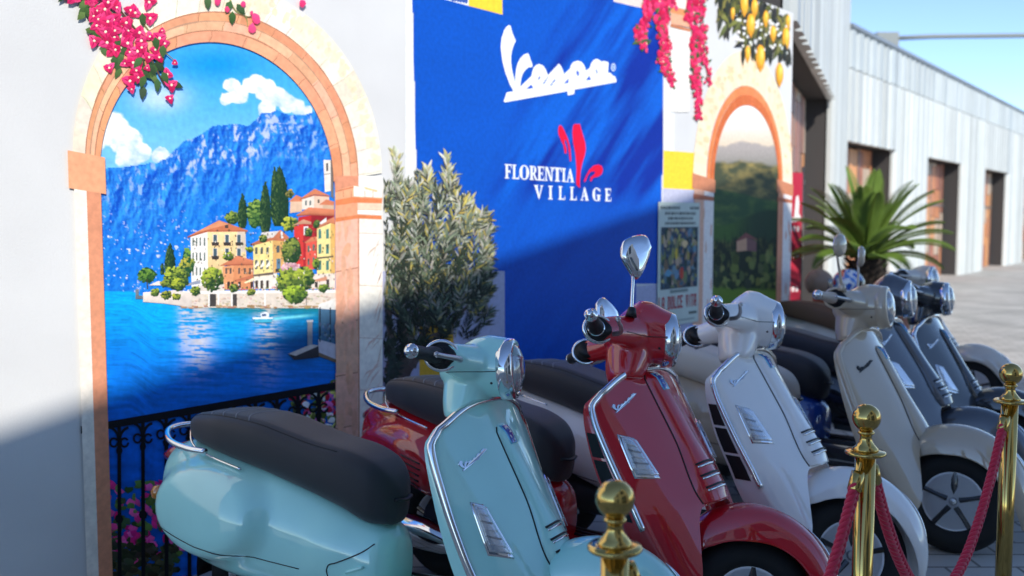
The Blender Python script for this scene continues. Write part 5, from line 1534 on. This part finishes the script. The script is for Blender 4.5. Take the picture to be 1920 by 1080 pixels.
    for s, style in mirrors:
        m0 = np.array([gx + .118, s * .125, gz + .085]) if P['peak'] > 0 else np.array([gx + .03, s * (gy - .19), gz + .045])
        hd = m0 + np.array(style['off']) * [1, s, 1]
        spart('mirror_boot', tube([m0 - [0, 0, .01], m0 + [0, 0, .022]], [.020, .013], 14), BLACKP if style.get('boot', True) else pm)
        spart('mirror_stem', tube([m0, m0 + (hd - m0) * .35 + [0, s * .006, 0], m0 + (hd - m0) * .8 + [0, s * .01, 0], hd], [.0065, .006, .0055, .006], 10, smooth_n=20), style['m'])
        MM = Matrix.Translation(tuple(hd)) @ Matrix.Rotation(style['yaw'] * s, 4, 'Z') @ Matrix.Rotation(style.get('pitch', 0), 4, 'Y') @ Matrix.Rotation(style.get('tilt', 0) * s, 4, 'X')
        oy, oz = style['size']
        oval = lambda k, x: [(x, s * (oy * (-.02 + c_[0]) ) * k, oz * c_[1] * k + oz * .55) for c_ in style['shape']]
        shp = [np.array(oval(k, x)) for k, x in ((.86, -.001), (1.0, .002), (1.02, .010), (.90, .022), (.55, .030))]
        cv = [curve_pts(np.concatenate([q, q[:1]]), 41)[:-1] for q in shp]
        spart('mirror_housing', xf(loft(np.array(cv)), MM), style['m'])
        gl = curve_pts(np.concatenate([np.array(oval(.90, -.0025)), np.array(oval(.90, -.0025))[:1]]), 41)[:-1]
        g2 = gl.copy(); g2[:, 0] += .004
        spart('mirror_glass', xf(loft(np.array([gl, g2])), MM), style.get('glass', MIRG))
    # ---- front mudguard and wheel
    hx, hz = P['hub']
    fa = np.radians(np.linspace(152, -22, 40)); tt = np.linspace(-1, 1, 21)
    rows = []
    for k, a_ in enumerate(fa):
        t = k / 39
        w = spl(t, [0, .1, .35, .7, .92, 1], [.060, .085, .105, .098, .060, .012])
        Rr = spl(t, [0, .3, .7, 1], [.282, .300, .302, .300])
        drop = spl(t, [0, .1, .35, .7, .92, 1], [.03, .085, .125, .105, .045, .004])
        y = w * np.sin(tt * math.pi / 2) ** 1.0
        rr = Rr - drop * (1 - np.cos(tt * math.pi / 2) ** .8)
        rows.append(np.stack([hx - .005 + rr * math.cos(a_), y, hz + .03 + rr * math.sin(a_)], 1))
    F1 = np.array(rows); F2 = F1 - (F1 - np.array([hx, 0, hz])) * .022
    vq = np.concatenate([F1.reshape(-1, 3), F2.reshape(-1, 3)]); nn = 40 * 21
    fq = grid_faces(40, 21); fq = [t for t in fq] + [tuple(nn + q for q in t[::-1]) for t in fq]
    pe = [j for j in range(21)] + [i * 21 + 20 for i in range(1, 40)] + [39 * 21 + j for j in range(19, -1, -1)] + [i * 21 for i in range(38, 0, -1)]
    fq += [(pe[k], pe[(k + 1) % len(pe)], nn + pe[(k + 1) % len(pe)], nn + pe[k]) for k in range(len(pe))]
    fe = spart('front_mudguard', (vq, fq), pm, 60)
    if fender_crest:
        spart('mudguard_crest', tube(np.array([(hx - .005 + (r_ + .004) * math.cos(a_), 0, hz + .03 + (r_ + .004) * math.sin(a_)) for a_, r_ in zip(np.radians(np.linspace(52, 8, 12)), np.full(12, .302))]), [.003, .013, .016, .013, .006], 10, flat=.5), CHROME)
    def wheel(cx, cz, sp):
        A = np.arange(40) * 2 * math.pi / 40; B_ = np.arange(16) * 2 * math.pi / 16
        Rm, rt = .166, .056
        T = np.array([[(cx + (Rm + rt * math.cos(b)) * math.cos(a), rt * 1.0 * math.sin(b), cz + (Rm + rt * math.cos(b)) * math.sin(a)) for b in B_] for a in A])
        v_ = T.reshape(-1, 3); f__ = [(i * 16 + j, ((i + 1) % 40) * 16 + j, ((i + 1) % 40) * 16 + (j + 1) % 16, i * 16 + (j + 1) % 16) for i in range(40) for j in range(16)]
        ty = sp('tyre', (v_, f__), RUBBER)
        sp('rim', lathe([(.112, -.030), (.128, -.036), (.134, -.036), (.134, .036), (.128, .036), (.112, .030), (.112, -.030)], 40, 'y', (cx, 0, cz)), mat('rim_black', (.02, .02, .022), .35, coat=.5))
        sp('rim_stripe', lathe([(.118, -.0375), (.133, -.0375), (.134, -.030), (.118, -.030), (.118, -.0375)], 40, 'y', (cx, 0, cz)), WHITEP)
        for k in range(5):
            a = k * 2 * math.pi / 5 + .3
            ca, sa = math.cos(a), math.sin(a)
            sp('spoke', tube([(cx + .03 * ca, -.022, cz + .03 * sa), (cx + .075 * ca, -.030, cz + .075 * sa), (cx + .122 * ca, -.026, cz + .122 * sa)], [.026, .018, .022], 8, smooth_n=8, flat=.6), _mats['rim_black'])
        sp('hub', lathe([(0, -.052), (.014, -.050), (.018, -.036), (.040, -.034), (.045, .03), (0, .03)], 24, 'y', (cx, 0, cz)), ALU)
        sp('brake_disc', lathe([(.060, .012), (.105, .012), (.105, .016), (.060, .016), (.060, .012)], 40, 'y', (cx, 0, cz)), mat('disc_steel', (.05, .05, .055), .45, metal=.3))
    wheel(hx, hz, lambda n, vf, m: spart(('front_' + n) if n == 'tyre' else n, vf, m, 40))
    spart('fork_arm', tube([(hx - .02, .055, hz), (hx - .06, .062, hz + .10), (hx - .10, .055, hz + .18)], [.020, .018, .020], 12, smooth_n=16), BLACKP)
    # ---- rear wheel, engine, exhaust, stand
    wheel(0, .225, lambda n, vf, m: part(('rear_' + n) if n == 'tyre' else n, vf, m, root, True, 40))
    part('engine_case', loft(np.array([np.stack([np.full(24, x), .02 + w * np.cos(np.arange(24) * .2618), .24 + h * np.sin(np.arange(24) * .2618)], 1) for x, w, h in ((-.08, .06, .06), (-.04, .11, .10), (.12, .13, .10), (.26, .12, .09), (.30, .06, .05))])), mat('engine_grey', (.05, .05, .052), .5, metal=.5))
    ez = 0 if P['vents'] else -.06
    part('exhaust', loft(np.array([np.stack([np.full(24, x), -.165 + w * np.cos(np.arange(24) * .2618), z + ez + h * np.sin(np.arange(24) * .2618)], 1) for x, z, w, h in ((-.24, .22, .03, .035), (-.22, .22, .055, .06), (-.05, .22, .06, .065), (.06, .215, .058, .062), (.15, .205, .046, .048), (.21, .195, .022, .024), (.225, .192, .008, .010))])), CHROME)
    for k in range(3): part('exhaust_slot', tube([(-.12, -.222, .248 + ez - .02 * k), (-.02, -.2265, .244 + ez - .02 * k)], .005, 6), BLACKP)
    part('side_stand', tube([(.42, .10, .24), (.46, .20, .10), (.48, .27, .012)], .011, 8), BLACKP)
    return root
# ---------------------------------------------------------------- the row of scooters
SEATB = mat('seat_black', (.022, .022, .026), .52, bump=.25, bscale=700, sheen=.15)
SEATC = mat('seat_cream', (.62, .56, .47), .5, bump=.2, bscale=600)
SMALL['script'] = ((-.242, .748), (.117, .037), (-.008, .072)); SMALL['sig'] = [(-.25, .665), (-.217, .655), (-.188, .503), (-.252, .52)]
LARGE['script'] = ((-.246, .812), (.112, .043), (-.006, .066)); LARGE['sig'] = [(-.268, .75), (-.222, .737), (-.196, .615), (-.270, .618)]
MINT, REDP = paint('mint_paint', (.45, .86, .77)), paint('red_paint', (.56, .003, .012))
WHT, BEI = paint('white_paint', (.92, .89, .84)), paint('beige_paint', (.50, .40, .285), rough=.45)
GRY, BLU = paint('slate_paint', (.06, .065, .08), rough=.4), paint('blue_paint', (.01, .07, .36))
M_RED = dict(off=(-.012, .012, .150), m=CHROME, yaw=1.1, pitch=0, size=(.056, .076), shape=[(-1, .75), (-.75, -.2), (-.2, -.95), (.5, -.6), (1.05, -.1), (1.0, .6), (.3, 1.0), (-.6, 1.15)])
M_RND = dict(off=(-.02, .06, .16), m=BEI, yaw=.2, size=(.05, .05), boot=False, shape=[(math.cos(a), math.sin(a)) for a in np.arange(10) * .6283], glass=MIRG)
make_scooter('scooter', 'mint green scooter nearest the viewer, with black seat and chrome lamp ring', SMALL, (-.915, 3.385), math.radians(-27.4), .071, math.radians(17), MINT, SEATB, hatch=True)
make_scooter('scooter', 'glossy deep red scooter with one tall chrome mirror', LARGE, (-.292, 3.963), math.radians(-38.4), .06, math.radians(42), REDP, SEATB, vents=True, mirrors=((-1, M_RED), (1, dict(M_RED, off=(-.06, .06, -.01), yaw=-.9))))
make_scooter('scooter', 'white scooter between the red and beige ones, black vents beside its shield', LARGE, (.209, 4.445), math.radians(-38.2), .07, math.radians(41.5), WHT, SEATB, vents=True)
make_scooter('scooter', 'matte beige scooter with cream seat and two round mirrors', dict(SMALL, scale=1.05), (.905, 5.11), math.radians(-38), .08, math.radians(8), BEI, SEATC, ring_m=BEI, grip_m=mat('tan_grip', (.55, .45, .36), .5), script_m=BLACKP, mirrors=((-1, M_RND), (1, M_RND)), ducts=False, sig=False)
make_scooter('scooter', 'slate grey scooter with a bright blue rear body beyond the beige one', LARGE, (1.25, 5.64), math.radians(-38), .07, math.radians(12), GRY, SEATB, vents=True, body_m=BLU)
make_scooter('scooter', 'black scooter at the far right of the row, beyond the slate grey one', SMALL, (1.74, 6.18), math.radians(-38), .07, math.radians(10), paint('black_paint', (.012, .012, .014)), SEATB)
make_scooter('scooter', 'ivory scooter with a brown leather seat by the potted palm', SMALL, (2.50, 8.10), math.radians(-38), .06, math.radians(0), paint('ivory_paint', (.55, .50, .42)), mat('seat_brown', (.16, .085, .05), .5, bump=.2, bscale=500))

# ---------------------------------------------------------------- rope barrier
BRASS = mat('polished_brass', (.62, .42, .13), .06, metal=1.0, rvar=.14)
ROPE = mat('crimson_rope', (.62, .015, .055), .65, sheen=.3, bump=.2, bscale=900)
POSTS = [np.array([.197, 1.80, 0]), np.array([.953, 2.55, 0]), np.array([1.72, 3.28, 0])]
lab = ['shiny brass barrier post nearest the viewer, in front of the red scooter', 'shiny brass barrier post in front of the white scooter', 'shiny brass barrier post at the far right end of the rope line']
for k, (p, lb) in enumerate(zip(POSTS, lab)):
    r = empty('barrier_post', tuple(p)); tag(r, lb, 'barrier post', 'brass barrier posts')
    obj('shaft', lathe([(.027, .02), (.027, .872), (.0, .873)], 40), BRASS, r)
    obj('base', lathe([(.0, 0.002), (.16, .002), (.16, .018), (.12, .032), (.05, .045), (.0, .045)], 48), BRASS, r)
    obj('collar_plate', lathe([(.0, .872), (.050, .872), (.053, .875), (.053, .879), (.050, .882), (.030, .884), (0, .884)], 48), BRASS, r)
    obj('neck', lathe([(.034, .884), (.033, .889), (.026, .896), (.0175, .908), (.0155, .918), (.0165, .926), (.022, .930), (.022, .934), (.017, .938)], 40), BRASS, r)
    a = np.linspace(-math.pi / 2 + .4, math.pi / 2, 24)
    obj('ball_finial', lathe([(.0375 * math.cos(t), .972 + .0375 * math.sin(t)) for t in a], 48), BRASS, r)
def cat_pts(a, b, sag, n=60):
    t = np.linspace(0, 1, n)[:, None]
    return a + (b - a) * t + np.array([0, 0, 1.0]) * (-4 * sag * t * (1 - t))
def braid(P):
    n = len(P)
    T = np.gradient(P, axis=0); T /= np.linalg.norm(T, axis=1)[:, None]
    side = np.cross(T, [0, 0, 1.0]); side /= np.linalg.norm(side, axis=1)[:, None]; up = np.cross(side, T)
    s = np.concatenate([[0], np.cumsum(np.linalg.norm(np.diff(P, axis=0), axis=1))])
    parts = []
    for hand, off in ((1, -1), (-1, 1)):
        for k in range(3):
            ph = hand * s * 2 * math.pi / .055 + k * 2 * math.pi / 3
            Q = P + up * (off * .0068) + .0066 * (np.cos(ph)[:, None] * side + np.sin(ph)[:, None] * up)
            parts.append(tube(Q, .0072, 7))
    return merge(*parts)
for i in range(2):
    a, b = POSTS[i], POSTS[i + 1]
    u = (b - a) / np.linalg.norm(b - a)
    r = empty('barrier_rope', tuple(a + u * .05)); tag(r, ['braided crimson rope sagging between the two nearest brass posts', 'braided crimson rope between the second and last brass posts'][i], 'rope')
    A, Bp_ = u * .004 + [0, 0, .800], (b - u * .054) - a - u * .05 + [0, 0, .800]
    Pc = cat_pts(A, Bp_ - u * .0, .46, 520)
    obj('cord', braid(Pc), ROPE, r)['kind'] = 'stuff'
    for e, sg in ((0, 1), (-1, -1)):
        p0 = Pc[e]; d = Pc[8] - Pc[0] if sg > 0 else Pc[-9] - Pc[-1]; d = d / np.linalg.norm(d)
        obj('end_cap', tube([p0 - d * .036, p0 - d * .034, p0 - d * .002, p0 + d * .016, p0 + d * .018], [.010, .0185, .0185, .0185, .017], 20), BRASS, r)
        obj('hook', tube([p0 - d * .034, p0 - d * .055, p0 - d * .07 - u * sg * .008 + [0, 0, .012], p0 - d * .062 - u * sg * .018 + [0, 0, .028]], .0045, 10, smooth_n=16), BRASS, r)

# ---------------------------------------------------------------- helmets on the grey scooter's seat
def helmet(px, py, dep, r, m, lb, vis):
    c = at(np.array(float(px)), np.array(float(py)), dep)
    h = empty('helmet', (float(c[0]), float(c[1]), float(c[2]) - r)); tag(h, lb, 'helmet')
    a = np.linspace(-.75, math.pi / 2, 20)
    obj('shell', lathe([(r * math.cos(t) * (1.0 if t > 0 else .98), r + r * math.sin(t)) for t in a], 32), m, h)
    A_, T_ = np.linspace(-1.0, .9, 16), np.linspace(-.5, .35, 8)
    obj('visor', ([(r * 1.02 * math.cos(t) * math.cos(q - .2), r * 1.02 * math.cos(t) * math.sin(q - .2), r + r * 1.02 * math.sin(t)) for q in A_ for t in T_], grid_faces(16, 8)), vis, h)
hm = mat('helmet_shell', (.1, .25, .6), .2, coat=1.0)
nt = hm.node_tree; bs = nt.nodes['Principled BSDF']
tc = nt.nodes.new('ShaderNodeTexCoord'); vo = nt.nodes.new('ShaderNodeTexNoise'); vo.inputs['Scale'].default_value = 9; vo.inputs['Detail'].default_value = 1
cr = nt.nodes.new('ShaderNodeValToRGB'); cr.color_ramp.interpolation = 'CONSTANT'
for pos, c in ((0, (.03, .12, .5)), (.42, (.75, .78, .8)), (.52, (.05, .2, .6)), (.6, (.5, .03, .04))):
    el = cr.color_ramp.elements.new(pos) if pos > 0 else cr.color_ramp.elements[0]
    el.color = (*c, 1)
nt.links.new(tc.outputs['Object'], vo.inputs['Vector']); nt.links.new(vo.outputs['Fac'], cr.inputs['Fac']); nt.links.new(cr.outputs['Color'], bs.inputs['Base Color'])

helmet(1590, 533, 7.85, .128, hm, 'glossy blue, white and red helmet lying on the brown leather seat', mat('dark_visor', (.02, .02, .025), .1, coat=1.0))
helmet(1536, 531, 8.25, .120, mat('tan_helmet', (.30, .20, .14), .5, var=.3, vscale=14), 'plain tan helmet beside the blue one on the seat', _mats['dark_visor'])
